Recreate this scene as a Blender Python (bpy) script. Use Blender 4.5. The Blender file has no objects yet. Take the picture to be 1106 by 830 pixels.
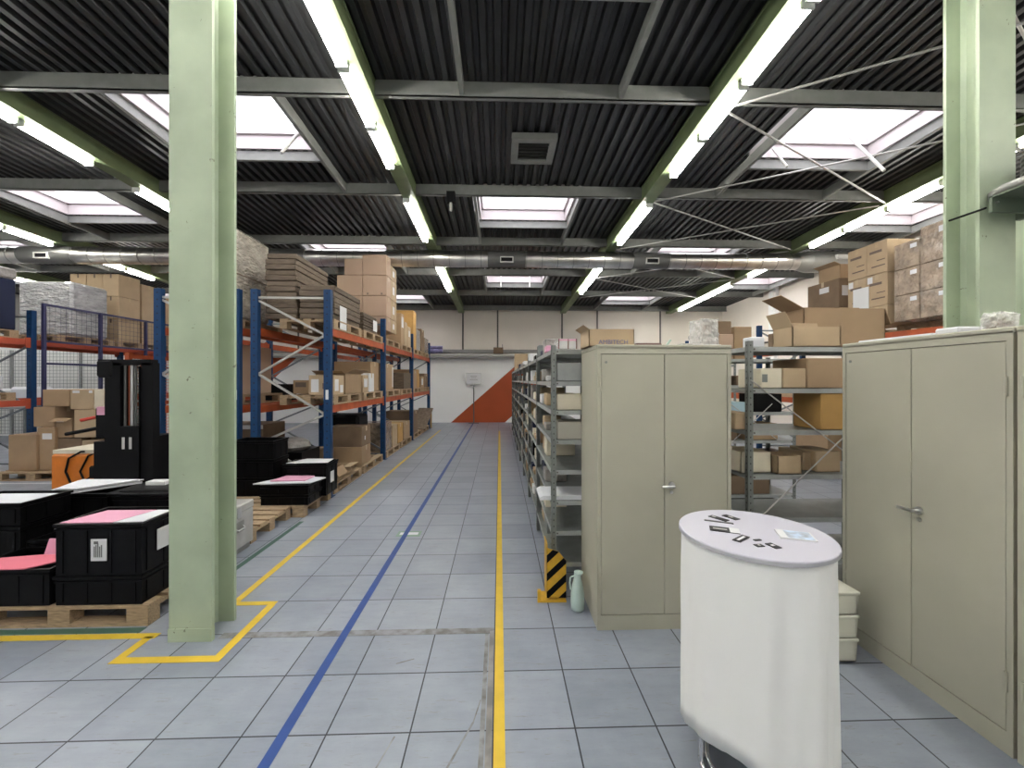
import bpy, math, random
from mathutils import Vector, Matrix
rnd = random.Random(7)
SC = bpy.context.scene
COL = SC.collection
F = 438.0; YAW = math.atan(13.5/438); CS, SN = math.cos(YAW), math.sin(YAW); EYE = 1.70

# measuring aids: world X of a picture column at world depth Y, world Z of a picture row at world X, Y
def CX(px, Y): return Y*math.tan(math.atan((px-553)/F)+YAW)
def CZ(py, X, Y): return EYE+(411-py)/F*(X*SN+Y*CS)

# ------------------------------------------------------------------ materials
MATS = {}
def mat(name, col, rough=.6, metal=0.0, noise=0.0, nscale=8.0, bump=0.0, bscale=60.0, emit=0.0, coat=0.0, spec=.5, col2=None, wear=None, stretch=None, bdist=.02):
    m = bpy.data.materials.new(name); m.use_nodes = True
    nt = m.node_tree; N = nt.nodes; L = nt.links
    b = N['Principled BSDF']
    b.inputs['Base Color'].default_value = (*col, 1); b.inputs['Roughness'].default_value = rough
    b.inputs['Metallic'].default_value = metal
    b.inputs['Specular IOR Level'].default_value = spec
    if coat: b.inputs['Coat Weight'].default_value = coat; b.inputs['Coat Roughness'].default_value = .15
    if emit:
        b.inputs['Emission Color'].default_value = (*col, 1); b.inputs['Emission Strength'].default_value = emit
    geo = N.new('ShaderNodeNewGeometry'); vec = geo.outputs['Position']
    if stretch:
        mp = N.new('ShaderNodeMapping'); mp.inputs['Scale'].default_value = stretch; L.new(vec, mp.inputs['Vector']); vec = mp.outputs['Vector']
    if noise or col2:
        t = N.new('ShaderNodeTexNoise'); t.inputs['Scale'].default_value = nscale; t.inputs['Detail'].default_value = 5
        L.new(vec, t.inputs['Vector'])
        r = N.new('ShaderNodeValToRGB')
        c2 = col2 or tuple(max(0, c*(1-noise)) for c in col)
        c1 = col if col2 else tuple(min(1, c*(1+noise*.5)) for c in col)
        r.color_ramp.elements[0].color = (*c2, 1); r.color_ramp.elements[0].position = .35
        r.color_ramp.elements[1].color = (*c1, 1); r.color_ramp.elements[1].position = .65
        L.new(t.outputs['Fac'], r.inputs['Fac']); out = r.outputs['Color']
        if wear:
            wc, wscale, wpos = wear
            t2 = N.new('ShaderNodeTexNoise'); t2.inputs['Scale'].default_value = wscale; t2.inputs['Detail'].default_value = 8; t2.inputs['Roughness'].default_value = .7
            L.new(geo.outputs['Position'], t2.inputs['Vector'])
            r2 = N.new('ShaderNodeValToRGB'); r2.color_ramp.elements[0].position = wpos; r2.color_ramp.elements[1].position = wpos+.03
            L.new(t2.outputs['Fac'], r2.inputs['Fac'])
            mx = N.new('ShaderNodeMix'); mx.data_type = 'RGBA'
            L.new(r2.outputs['Color'], mx.inputs['Factor']); L.new(out, mx.inputs[6]); mx.inputs[7].default_value = (*wc, 1); out = mx.outputs[2]
        L.new(out, b.inputs['Base Color'])
    if bump:
        t = N.new('ShaderNodeTexNoise'); t.inputs['Scale'].default_value = bscale; t.inputs['Detail'].default_value = 4
        L.new(vec, t.inputs['Vector'])
        bp = N.new('ShaderNodeBump'); bp.inputs['Strength'].default_value = bump; bp.inputs['Distance'].default_value = bdist
        L.new(t.outputs['Fac'], bp.inputs['Height']); L.new(bp.outputs['Normal'], b.inputs['Normal'])
    MATS[name] = m
    return m

M_green = mat('sage_green_paint', (.385, .455, .325), .45, noise=.12, nscale=3, wear=((.13, .12, .09), 11, .655))
M_beam = mat('beam_green_paint', (.19, .245, .12), .5, noise=.15, nscale=4)
M_purlin = mat('purlin_grey', (.22, .225, .21), .5, noise=.1)
M_deck = mat('deck_dark_grey', (.023, .024, .025), .42, noise=.2, nscale=2)
M_wall = mat('wall_cream', (.82, .76, .68), .8, noise=.05, nscale=1)
M_wallw = mat('wall_white', (.87, .87, .85), .7, noise=.03, nscale=1)
M_orange_p = mat('orange_red_paint', (.40, .07, .014), .6, noise=.06, nscale=2)
M_seam = mat('seam_grey', (.12, .11, .10), .7)
M_duct = mat('galvanised_spiral', (.62, .60, .57), .3, 1.0, noise=.2, nscale=3)
M_ductd = mat('dark_duct', (.12, .12, .115), .45, .3)
M_ductm = mat('dull_zinc', (.33, .33, .31), .45, .6)
M_tray = mat('tray_grey', (.30, .29, .28), .6)
M_pipe = mat('pipe_grey', (.55, .54, .51), .5)
M_house = mat('lamp_housing_white', (.80, .82, .80), .5)
M_tube = mat('tube_light', (1.0, .975, .92), .5, emit=15)
M_frame = mat('skylight_frame', (.56, .51, .51), .5)
M_cab = mat('cabinet_greige', (.41, .395, .315), .45, noise=.04, nscale=3, spec=.4)
M_gap = mat('dark_gap', (.05, .05, .045), .8)
M_metal = mat('brushed_steel', (.6, .6, .6), .3, 1.0)
M_chrome = mat('chrome', (.8, .8, .82), .12, 1.0)
M_shelf = mat('shelving_grey', (.20, .215, .205), .45, .25, noise=.12, nscale=10)
M_shelfl = mat('shelf_lip_grey', (.36, .375, .365), .45, .2, noise=.1, nscale=10)
M_blue = mat('rack_blue', (.008, .044, .125), .45, noise=.1, nscale=8, spec=.3)
M_navy = mat('navy', (.012, .018, .05), .5, spec=.3)
M_orange = mat('rack_orange', (.42, .08, .02), .5, noise=.2, nscale=6)
M_brace = mat('brace_zinc', (.45, .44, .42), .4, .5)
M_brace_shade = mat('brace_zinc_shaded', (.20, .22, .24), .4, .5)  # darker copy of the brace zinc, deeper frames' shade put into the colour
M_wood = mat('pallet_wood', (.38, .27, .165), .8, noise=.3, nscale=14, bump=.2, stretch=(1, 6, 6))
M_dwood = mat('dark_pallet_wood', (.20, .15, .11), .85, noise=.3, nscale=14)
M_card = mat('cardboard', (.36, .245, .145), .8, noise=.07, nscale=4)
M_card2 = mat('cardboard_pale', (.44, .325, .205), .8, noise=.07, nscale=4)
M_card3 = mat('cardboard_pink', (.44, .31, .225), .8, noise=.05, nscale=3)
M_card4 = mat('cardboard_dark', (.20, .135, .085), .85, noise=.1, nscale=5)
M_card5 = mat('cardboard_ochre', (.48, .28, .09), .8, noise=.1, nscale=5)
M_cream = mat('cream_card', (.66, .60, .47), .7, noise=.05)
M_tape = mat('packing_tape', (.46, .34, .20), .3)
M_paper = mat('white_paper', (.68, .68, .69), .6)
M_print = mat('dark_print', (.14, .10, .08), .7)
M_bprint = mat('blue_print', (.10, .12, .25), .7)
M_black = mat('black_plastic', (.0035, .0035, .004), .35, noise=.2, nscale=5, spec=.12)
M_blackm = mat('black_matt', (.006, .006, .007), .6, spec=.15)
M_pink = mat('pink_foam', (.68, .17, .23), .8)
M_pinkl = mat('pink_paper', (.68, .33, .46), .8)
M_foam = mat('white_foam', (.66, .67, .70), .8, bump=.1)
M_wrap = mat('stretch_wrap', (.52, .47, .385), .20, noise=.25, nscale=5, bump=1.0, bscale=13, bdist=.10, stretch=(1, 1, 2.0), spec=.8, coat=.6)
M_wrapg = mat('grey_stretch_wrap', (.46, .46, .46), .20, noise=.2, nscale=4, bump=1.0, bscale=9, bdist=.08, stretch=(1, 1, 2.5), spec=.8, coat=.7)
M_wrapc = mat('wrapped_carton', (.36, .27, .19), .25, noise=.35, nscale=6, bump=1.0, bscale=11, bdist=.05, spec=.8, coat=.7)
M_kraft = mat('dark_kraft', (.13, .095, .065), .75, noise=.35, nscale=8, stretch=(1, 1, 8))
M_bag = mat('grey_bag', (.30, .28, .26), .4, noise=.3, nscale=12, bump=.6, bscale=30)
M_cloth = mat('white_cloth', (.80, .80, .785), .75, bump=.15, bscale=14)
M_top = mat('table_laminate', (.52, .51, .58), .35)
M_edge = mat('table_edge', (.42, .42, .45), .4)
M_card_b = mat('black_card', (.015, .015, .018), .4)
M_can = mat('mint_canister', (.50, .62, .58), .35)
M_crate_w = mat('ivory_plastic', (.62, .61, .52), .4)
M_yel = mat('yellow_tape', (.66, .45, .035), .5, noise=.08, nscale=9)
M_yeld = mat('yellow_steel', (.60, .34, .02), .45, noise=.15, nscale=14)
M_blut = mat('blue_tape', (.022, .066, .25), .5, noise=.1, nscale=9)
M_grnt = mat('green_tape', (.05, .12, .085), .5)
M_strip = mat('joint_metal', (.25, .235, .225), .55, .1, noise=.3, nscale=9)
M_scuff = mat('scuffed_joint', (.27, .28, .29), .7, col2=(.15, .14, .13), nscale=14)
M_case = mat('aluminium_case', (.50, .49, .47), .4, .4, noise=.15, nscale=6)
M_stack_o = mat('truck_orange', (.60, .17, .012), .4, noise=.1)
M_red = mat('red', (.55, .05, .03), .5)
M_mesh = mat('wire_grey', (.30, .31, .31), .5, .3)
M_gmesh = mat('guard_navy', (.03, .03, .095), .5)
M_omesh = mat('orange_wire', (.62, .17, .05), .5)
M_sky_img = mat('brochure_print', (.55, .68, .85), .3, col2=(.30, .32, .36), nscale=25)
M_maroon = mat('maroon_box', (.13, .06, .05), .7)
M_skyb = mat('pale_blue_plastic', (.40, .55, .62), .4)
M_purple = mat('purple_roll', (.22, .20, .38), .4, noise=.3, nscale=10)

# floor: square raised-floor tiles
def floor_material():
    m = bpy.data.materials.new('blue_grey_floor_tiles'); m.use_nodes = True
    nt = m.node_tree; N = nt.nodes; L = nt.links; b = N['Principled BSDF']
    geo = N.new('ShaderNodeNewGeometry'); sep = N.new('ShaderNodeSeparateXYZ'); L.new(geo.outputs['Position'], sep.inputs[0])
    def math_(op, a, bb=None):
        n = N.new('ShaderNodeMath'); n.operation = op
        for i, v in enumerate((a, bb)):
            if v is None: continue
            if isinstance(v, (int, float)): n.inputs[i].default_value = v
            else: L.new(v, n.inputs[i])
        return n.outputs[0]
    u = math_('DIVIDE', math_('ADD', sep.outputs[0], 40.031), .4)
    v = math_('DIVIDE', math_('ADD', sep.outputs[1], 38.03), .4)
    def edge(t):
        f = math_('FRACT', t); d = math_('ABSOLUTE', math_('SUBTRACT', f, .5)); return math_('GREATER_THAN', d, .4905)
    joint = math_('MAXIMUM', edge(u), edge(v))
    cell = N.new('ShaderNodeCombineXYZ'); L.new(math_('FLOOR', u), cell.inputs[0]); L.new(math_('FLOOR', v), cell.inputs[1])
    wn = N.new('ShaderNodeTexWhiteNoise'); L.new(cell.outputs[0], wn.inputs['Vector'])
    n1 = N.new('ShaderNodeTexNoise'); n1.inputs['Scale'].default_value = 2.2; n1.inputs['Detail'].default_value = 8; n1.inputs['Roughness'].default_value = .65
    L.new(geo.outputs['Position'], n1.inputs['Vector'])
    mp = N.new('ShaderNodeMapping'); mp.inputs['Scale'].default_value = (1.5, 9, 1); mp.inputs['Rotation'].default_value = (0, 0, .5); L.new(geo.outputs['Position'], mp.inputs['Vector'])
    n2 = N.new('ShaderNodeTexNoise'); n2.inputs['Scale'].default_value = 2.5; n2.inputs['Detail'].default_value = 10; n2.inputs['Roughness'].default_value = .7; L.new(mp.outputs[0], n2.inputs['Vector'])
    val = math_('ADD', math_('MULTIPLY', wn.outputs['Value'], .14), math_('ADD', math_('MULTIPLY', n1.outputs['Fac'], .5), math_('MULTIPLY', n2.outputs['Fac'], .32)))
    r = N.new('ShaderNodeValToRGB'); r.color_ramp.elements[0].position = .28; r.color_ramp.elements[1].position = .72
    r.color_ramp.elements[0].color = (.185, .21, .255, 1); r.color_ramp.elements[1].color = (.345, .37, .42, 1)
    L.new(val, r.inputs['Fac'])
    # dark scuffs
    n3 = N.new('ShaderNodeTexNoise'); n3.inputs['Scale'].default_value = 5; n3.inputs['Detail'].default_value = 12; n3.inputs['Roughness'].default_value = .75; L.new(mp.outputs[0], n3.inputs['Vector'])
    r3 = N.new('ShaderNodeValToRGB'); r3.color_ramp.elements[0].position = .56; r3.color_ramp.elements[1].position = .72; L.new(n3.outputs['Fac'], r3.inputs['Fac'])
    mx0 = N.new('ShaderNodeMix'); mx0.data_type = 'RGBA'; L.new(r3.outputs['Color'], mx0.inputs['Factor']); L.new(r.outputs['Color'], mx0.inputs[6]); mx0.inputs[7].default_value = (.17, .16, .15, 1)
    mx = N.new('ShaderNodeMix'); mx.data_type = 'RGBA'; L.new(joint, mx.inputs['Factor']); L.new(mx0.outputs[2], mx.inputs[6]); mx.inputs[7].default_value = (.02, .022, .03, 1)
    L.new(mx.outputs[2], b.inputs['Base Color'])
    rr = N.new('ShaderNodeMapRange'); L.new(n1.outputs['Fac'], rr.inputs[0]); rr.inputs[3].default_value = .24; rr.inputs[4].default_value = .5
    L.new(rr.outputs[0], b.inputs['Roughness'])
    b.inputs['Specular IOR Level'].default_value = .42
    return m
M_floor = floor_material()

def pane_material():
    m = bpy.data.materials.new('milky_skylight_pane'); m.use_nodes = True
    nt = m.node_tree; N = nt.nodes; L = nt.links
    N.remove(N['Principled BSDF'])
    t = N.new('ShaderNodeBsdfTranslucent'); t.inputs[0].default_value = (.95, .95, .97, 1)
    L.new(t.outputs[0], N['Material Output'].inputs[0]); return m
M_pane = pane_material()
def film_material():
    m = bpy.data.materials.new('clear_film'); m.use_nodes = True
    nt = m.node_tree; N = nt.nodes; L = nt.links; b = N['Principled BSDF']
    b.inputs['Base Color'].default_value = (.9, .9, .88, 1); b.inputs['Roughness'].default_value = .2
    tr = N.new('ShaderNodeBsdfTransparent'); mx = N.new('ShaderNodeMixShader'); mx.inputs[0].default_value = .38
    nz = N.new('ShaderNodeTexNoise'); nz.inputs['Scale'].default_value = 25; bp = N.new('ShaderNodeBump'); bp.inputs['Strength'].default_value = 1
    L.new(nz.outputs['Fac'], bp.inputs['Height']); L.new(bp.outputs[0], b.inputs['Normal'])
    L.new(tr.outputs[0], mx.inputs[1]); L.new(b.outputs[0], mx.inputs[2]); L.new(mx.outputs[0], N['Material Output'].inputs[0]); return m
M_film = film_material()

# ------------------------------------------------------------------ mesh builder
class MB:
    def __init__(s): s.v = []; s.f = []; s.sm = []
    def add(s, vs, fs, smooth=False):
        o = len(s.v); s.v += [tuple(v) for v in vs]; s.f += [tuple(i+o for i in f) for f in fs]; s.sm += [smooth]*len(fs); return s
    def box(s, x0, x1, y0, y1, z0, z1):
        x0, x1 = min(x0, x1), max(x0, x1); y0, y1 = min(y0, y1), max(y0, y1); z0, z1 = min(z0, z1), max(z0, z1)
        vs = [(x0,y0,z0),(x1,y0,z0),(x1,y1,z0),(x0,y1,z0),(x0,y0,z1),(x1,y0,z1),(x1,y1,z1),(x0,y1,z1)]
        return s.add(vs, [(0,3,2,1),(4,5,6,7),(0,1,5,4),(1,2,6,5),(2,3,7,6),(3,0,4,7)])
    def cbox(s, x0, x1, y0, y1, z0, z1, c=.006):       # box with chamfered edges all round
        hx, hy, hz = (x1-x0)/2, (y1-y0)/2, (z1-z0)/2; cx, cy, cz = (x0+x1)/2, (y0+y1)/2, (z0+z1)/2
        c = min(c, hx*.45, hy*.45, hz*.45); vs = []; idx = {}
        for sx in (-1,1):
            for sy in (-1,1):
                for sz in (-1,1):
                    for a in range(3):
                        p = [hx-c, hy-c, hz-c]; p[a] = (hx, hy, hz)[a]
                        idx[(sx,sy,sz,a)] = len(vs); vs.append((cx+sx*p[0], cy+sy*p[1], cz+sz*p[2]))
        fs = []
        for a in range(3):
            b, d = (a+1) % 3, (a+2) % 3
            for sg in (-1,1):
                q = []
                for (u, w) in ((-1,-1),(1,-1),(1,1),(-1,1)):
                    k = [0,0,0]; k[a] = sg; k[b] = u; k[d] = w; q.append(idx[(*k, a)])
                fs.append(q if sg > 0 else q[::-1])
            for u in (-1,1):
                for w in (-1,1):
                    k0 = [0,0,0]; k1 = [0,0,0]; k0[a] = -1; k1[a] = 1; k0[b] = k1[b] = u; k0[d] = k1[d] = w
                    q = [idx[(*k0,b)], idx[(*k1,b)], idx[(*k1,d)], idx[(*k0,d)]]
                    fs.append(q if u*w > 0 else q[::-1])
        for sx in (-1,1):
            for sy in (-1,1):
                for sz in (-1,1):
                    q = [idx[(sx,sy,sz,a)] for a in range(3)]; fs.append(q if sx*sy*sz > 0 else q[::-1])
        return s.add(vs, fs)
    def bar(s, p, q, w, h=None, up=(0,0,1)):           # rectangular bar between two points
        p, q = Vector(p), Vector(q); h = h or w; d = (q-p).normalized(); u = Vector(up)
        if abs(d.dot(u)) > .98: u = Vector((0,1,0))
        a = d.cross(u).normalized()*(w/2); b = a.cross(d).normalized()*(h/2)
        vs = [p-a-b, p+a-b, p+a+b, p-a+b, q-a-b, q+a-b, q+a+b, q-a+b]
        return s.add(vs, [(0,3,2,1),(4,5,6,7),(0,1,5,4),(1,2,6,5),(2,3,7,6),(3,0,4,7)])
    def tube(s, p, q, r, n=10, r2=None, caps=True, smooth=True):
        p, q = Vector(p), Vector(q); r2 = r if r2 is None else r2; d = (q-p).normalized(); u = Vector((0,0,1)) if abs(d.z) < .9 else Vector((0,1,0))
        a = d.cross(u).normalized(); b = d.cross(a).normalized(); vs = []
        for k, (c, rr) in enumerate(((p, r), (q, r2))):
            for i in range(n):
                t = 2*math.pi*i/n; vs.append(c+a*rr*math.cos(t)+b*rr*math.sin(t))
        s.add(vs, [(i, i+n, (i+1) % n+n, (i+1) % n) for i in range(n)], smooth)
        if caps:
            s.add(vs[:n], [tuple(range(n))]); s.add(vs[n:], [tuple(range(n))[::-1]])
        return s
    def path(s, pts, r, n=8):
        for i in range(len(pts)-1): s.tube(pts[i], pts[i+1], r, n)
        return s
    def lathe(s, prof, c=(0,0,0), n=24, smooth=True, capb=True, capt=True, sx=1, sy=1):
        vs = []
        for (r, z) in prof:
            for i in range(n):
                t = 2*math.pi*i/n; vs.append((c[0]+sx*r*math.cos(t), c[1]+sy*r*math.sin(t), c[2]+z))
        fs = []
        for k in range(len(prof)-1):
            for i in range(n): fs.append((k*n+i, k*n+(i+1) % n, (k+1)*n+(i+1) % n, (k+1)*n+i))
        s.add(vs, fs, smooth)
        if capb: s.add(vs[:n], [tuple(range(n))[::-1]])
        if capt: s.add(vs[-n:], [tuple(range(n))])
        return s
    def prism(s, poly, o, a, b, ext):                    # polygon in plane (a,b) at o, extruded by ext
        o, a, b, e = Vector(o), Vector(a), Vector(b), Vector(ext); n = len(poly)
        v0 = [o+a*x+b*y for x, y in poly]; v1 = [v+e for v in v0]
        return s.add(v0+v1, [tuple(range(n))[::-1], tuple(range(n, 2*n))]+[(i, (i+1) % n, (i+1) % n+n, i+n) for i in range(n)])
    def build(s, name, m, parent=None, origin=None):
        me = bpy.data.meshes.new(name)
        if origin is None and parent is None and s.v:
            xs = [v[0] for v in s.v]; ys = [v[1] for v in s.v]; zs = [v[2] for v in s.v]
            origin = ((min(xs)+max(xs))/2, (min(ys)+max(ys))/2, min(zs))
        if parent is not None: origin = tuple(wloc(parent))
        me.from_pydata([(v[0]-origin[0], v[1]-origin[1], v[2]-origin[2]) for v in s.v], [], s.f); me.update()
        me.polygons.foreach_set('use_smooth', s.sm)
        me.materials.append(m)
        o = bpy.data.objects.new(name, me); COL.objects.link(o)
        if parent is not None: o.parent = parent
        else: o.location = origin
        return o
def wloc(o):
    v = Vector((0,0,0))
    while o is not None: v = v+o.location; o = o.parent
    return v
def tag(o, label=None, cat=None, group=None, kind=None):
    for k, v in (('label', label), ('category', cat), ('group', group), ('kind', kind)):
        if v: o[k] = v
    return o
def thing(name, label, cat, loc=(0,0,0), group=None):
    o = bpy.data.objects.new(name, None); COL.objects.link(o); o.location = loc; o.empty_display_size = .1
    return tag(o, label, cat, group)
def struct(name, mb, m, parent=None):
    o = mb.build(name, m, parent)
    if parent is None: o['kind'] = 'structure'
    return o
def rumple(o, amt=.02, sc=.25, cuts=4):
    sub = o.modifiers.new('cuts', 'SUBSURF'); sub.subdivision_type = 'SIMPLE'; sub.levels = sub.render_levels = cuts
    tx = bpy.data.textures.new('rumple', 'CLOUDS'); tx.noise_scale = sc
    d = o.modifiers.new('rumple', 'DISPLACE'); d.texture = tx; d.strength = amt; d.mid_level = .5; d.texture_coords = 'GLOBAL'
def kids(o): return [c for c in COL.objects if c.parent == o]
def copy_tree(o, parent=None, loc=None, rz=None, label=None, group=None):
    chs = kids(o); c = o.copy(); COL.objects.link(c); c.parent = parent
    if loc is not None: c.location = loc
    if rz is not None: c.rotation_euler = (0, 0, rz)
    if label: c['label'] = label
    if group: c['group'] = group
    for ch in chs: copy_tree(ch, c)
    return c
ORD = ['first', 'second', 'third', 'fourth', 'fifth', 'sixth', 'seventh', 'eighth', 'ninth', 'tenth', 'eleventh', 'twelfth']

# ------------------------------------------------------------------ the room
WB = 16.40                                     # back wall
XR, XL, YN = 9.15, -17.0, -5.0
SL = .0411                                     # the roof falls gently towards the far wall
def RZ(z, Y): return z-SL*Y
struct('floor', MB().box(XL-.2, XR+.2, YN-.2, WB+.2, -.12, 0), M_floor)
back = struct('wall_back', MB().box(XL-.2, XR+.2, WB, WB+.2, 0, 5.9), M_wall)
struct('wall_right', MB().box(XR, XR+.2, YN, WB, 0, 5.9), M_wall)
struct('wall_left', MB().box(XL-.2, XL, YN, WB, 0, 5.9), M_wallw)
struct('wall_near', MB().box(XL, XR, YN-.2, YN, 0, 5.9), M_wallw)
# lower white lining of the back wall with its painted orange bands
struct('lower_lining', MB().box(XL, XR, WB-.012, WB, 0, 2.72), M_wallw, back)
def wallpoly(pts): return MB().prism(pts, (0, WB-.016, 0), (1,0,0), (0,0,1), (0, .005, 0))
struct('painted_band', wallpoly([(-1.95, 0), (.22, 0), (3.1, 2.6), (1.0, 2.6)]), M_orange_p, back)
struct('painted_band', wallpoly([(-13.6, 0), (-10.85, 0), (-8.0, 2.66), (-10.7, 2.66)]), M_orange_p, back)
sm = MB()
for px in (500, 537.5, 607, 645, 713): sm.box(CX(px, WB)-.03, CX(px, WB)+.03, WB-.02, WB, 2.9, 4.55)
for x in (-5.9, -8.0, -10.2, -12.5): sm.box(x-.03, x+.03, WB-.02, WB, 2.9, 4.55)
struct('panel_seam', sm, M_seam, back)
struct('trim_1', MB().box(XL, 6.0, WB-.16, WB-.02, 2.80, 2.93), M_tray)
t2 = MB().tube((XL, WB-.3, 2.70), (6.0, WB-.3, 2.70), .055, 10)
struct('trim_2', t2, M_pipe)
struct('trim_12', MB().box(XL, 6.0, WB-.4, WB-.02, 2.59, 2.64), M_tray)
tr = MB()
for y in (9.5, 13.2): tr.box(XR-.14, XR, y-.12, y+.12, 2.2, 4.6)
struct('trim_3', tr, M_wallw)
struct('trim_4', MB().tube((XR-.06, 8.5, 3.02), (XR-.06, WB, 2.98), .03, 8), M_seam)
struct('trim_13', MB().box(XR-.1, XR, 13.02, 13.34, 2.95, 5.0), M_wallw)

# corrugated roof deck with skylight openings
PUR = [2.42+2.28*k for k in range(-3, 7)]     # purlin depths
BX = [-13.6, -9.75, -5.8, -1.53, 2.57, 6.9]   # roof beams
SKY = []
def sky(cx, y0, w=1.76, l=1.30):
    y0 += .07; SKY.append((cx-w/2, cx+w/2, y0, y0+l))
for y0 in (2.42-4.56, 2.12, 6.98, 11.54): sky(.49, y0)
for y0 in (4.70, 9.26, 13.82, .14): sky(-3.58, y0, 1.84); sky(4.74, y0, 1.84)
for y0 in (6.98, 11.54, 2.42, -2.14): sky(-7.72, y0); sky(8.0, y0, 1.5)
for y0 in (4.70, 9.26, 13.82, .14): sky(-11.7, y0)
for y0 in (6.98, 11.54, 2.42): sky(-15.3, y0)
def strips():
    out = []; P = .15; n = int((XR-XL)/P)+1
    for k in range(n):
        x = XL+k*P; cuts = sorted((s[2], s[3]) for s in SKY if s[0]-.02 < x+P and x < s[1]+.02)
        y = YN
        for a, b in cuts:
            if a > y: out.append((x, y, a))
            y = max(y, b)
        if y < WB: out.append((x, y, WB))
    return out
dk = MB(); slab = MB(); P = .15
for x, a, b in strips():
    pr = [(0, 0), (.062, 0), (.082, .055), (.130, .055), (.15, 0)]
    vs = []; 
    for y in (a, b):
        for (dx, dz) in pr: vs.append((x+dx, y, RZ(5.34, y)+dz))
    dk.add(vs, [(i, i+5, i+6, i+1) for i in range(4)])
    vs = []
    for y in (a, b): vs += [(x-.001, y, RZ(5.42, y)), (x+P+.001, y, RZ(5.42, y)), (x+P+.001, y, RZ(5.52, y)), (x-.001, y, RZ(5.52, y))]
    slab.add(vs, [(0,1,5,4), (3,7,6,2), (0,4,7,3), (1,2,6,5), (0,3,2,1), (4,5,6,7)])
ceil = struct('ceiling', dk, M_deck)
struct('light_stop_slab', slab, M_deck, ceil)  # added unseen slab over the deck, stops sky light at the rib gaps
# purlins (C sections) and the trimmers beside the skylights
pn = 20
for k, y in enumerate(PUR):
    if y < YN or y > WB: continue
    m = MB(); z0, z1 = RZ(5.16, y), RZ(5.34, y)
    m.box(XL, XR, y-.012, y, z0, z1); m.box(XL, XR, y-.012, y+.055, z0, z0+.012); m.box(XL, XR, y+.045, y+.055, z0, z0+.03)
    struct('trim_%d' % pn, m, M_purlin); pn += 1
m = MB(); y = WB-.3; m.box(XL, XR, y, y+.02, RZ(5.14, y), RZ(5.34, y)); m.box(XL, XR, y-.06, y, RZ(5.14, y), RZ(5.16, y)); struct('trim_%d' % pn, m, M_purlin); pn += 1
for s in SKY:
    if s[3] < 0: continue
    m = MB(); ye = s[2]+2.28 if s[2] > 3 or s[2] < 2 else 4.70
    ye = min(ye, WB)
    for x in (s[0]-.07, s[1]+.02):
        y = s[2]
        m.prism([(0,0),(.05,0),(.05,.14),(0,.14)], (x, y, RZ(5.18, y)), (1,0,0), (0,0,1), (0, ye-y, -SL*(ye-y)))
    y = s[3]+.02; m.box(s[0]-.05, s[1]+.05, y, y+.05, RZ(5.2, y), RZ(5.34, y))
    struct('trim_%d' % pn, m, M_purlin); pn += 1
# skylights: curb and milky pane
for i, s in enumerate(SKY):
    x0, x1, y0, y1 = s; zb = RZ(5.32, (y0+y1)/2); m = MB(); t = .05; zt = zb+.36
    for (a, b, c, d) in ((x0-.03, x0+t-.03, y0-.03, y1+.03), (x1-t+.03, x1+.03, y0-.03, y1+.03), (x0-.03, x1+.03, y0-.03, y0+t-.03), (x0-.03, x1+.03, y1-t+.03, y1+.03)):
        m.box(a, b, c, d, zb, zt)
    for (a, b, c, d) in ((x0+.02, x0+.06, y0+.02, y1-.02), (x1-.06, x1-.02, y0+.02, y1-.02), (x0+.02, x1-.02, y0+.02, y0+.06), (x0+.02, x1-.02, y1-.06, y1-.02)):
        m.box(a, b, c, d, zt-.16, zt-.12)
    f = struct('window_%d' % (i+1), m, M_frame)
    p = MB().box(x0, x1, y0, y1, zt-.012, zt); p.build('pane', M_pane, f)
# opener arms hanging in the two front skylights and the centre one
def arms(sk, name, label, pts):
    t = thing(name, label, 'window opener', pts[0][0])
    for a, b, r in pts: MB().tube(a, b, r, 8).build('push_rod', M_pipe, t)
arms(0, 'skylight_opener', 'white push rods hanging out of the skylight over the blue beams and shelving boxes', [((CX(922,5.7), 5.9, 5.45), (CX(955,5.3), 5.3, CZ(184,3.9*1.25,5.3)), .022), ((CX(835,6.0), 6.0, 5.2), (CX(850,5.6), 5.6, CZ(180,3.8,5.6)), .018)])
arms(0, 'skylight_opener', 'single white push rod hanging in the skylight beside the near green column', [((CX(326,5.8), 5.85, 5.3), (CX(304,5.3), 5.3, CZ(165,-3,5.3)), .02)])
arms(0, 'skylight_opener', 'thin push rods in the small skylight above the far end of the aisle', [((CX(541,12.8), 12.8, 5.0), (CX(541,12.6), 12.6, 4.6), .02), ((CX(572,12.8), 12.8, 5.0), (CX(572,12.6), 12.6, 4.6), .02)])

# roof beams (I sections)
bl = ['green roof beam farthest out over the stretch wrapped pallets', 'green roof beam above the far pallet rack with guard mesh', 'green roof beam crossing behind the near green column',
      'green roof beam with a lamp row over the pallet rack side of the aisle', 'green roof beam with a lamp row over the shelving side of the aisle', 'green roof beam running behind the tall cartons and second column']
for k, x in enumerate(BX):
    z0, z1 = 5.085, 5.335; m = MB(); y = YN; e = (0, WB-.02-YN, -SL*(WB-.02-YN))
    pr = [(-.11, 0), (.11, 0), (.11, .02), (.006, .03), (.006, .22), (.11, .23), (.11, .25), (-.11, .25), (-.11, .23), (-.006, .22), (-.006, .03), (-.11, .02)]
    if k: pr = [(-.11, 0), (.11, 0), (.11, .02), (.102, .022), (.102, .225), (.11, .23), (.11, .25), (-.11, .25), (-.11, .23), (-.102, .225), (-.102, .022), (-.11, .02)]
    m.prism(pr, (x, y, RZ(z0, y)), (1,0,0), (0,0,1), e)
    o = m.build('roof_beam', M_beam); tag(o, bl[k], 'roof beam')

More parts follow.
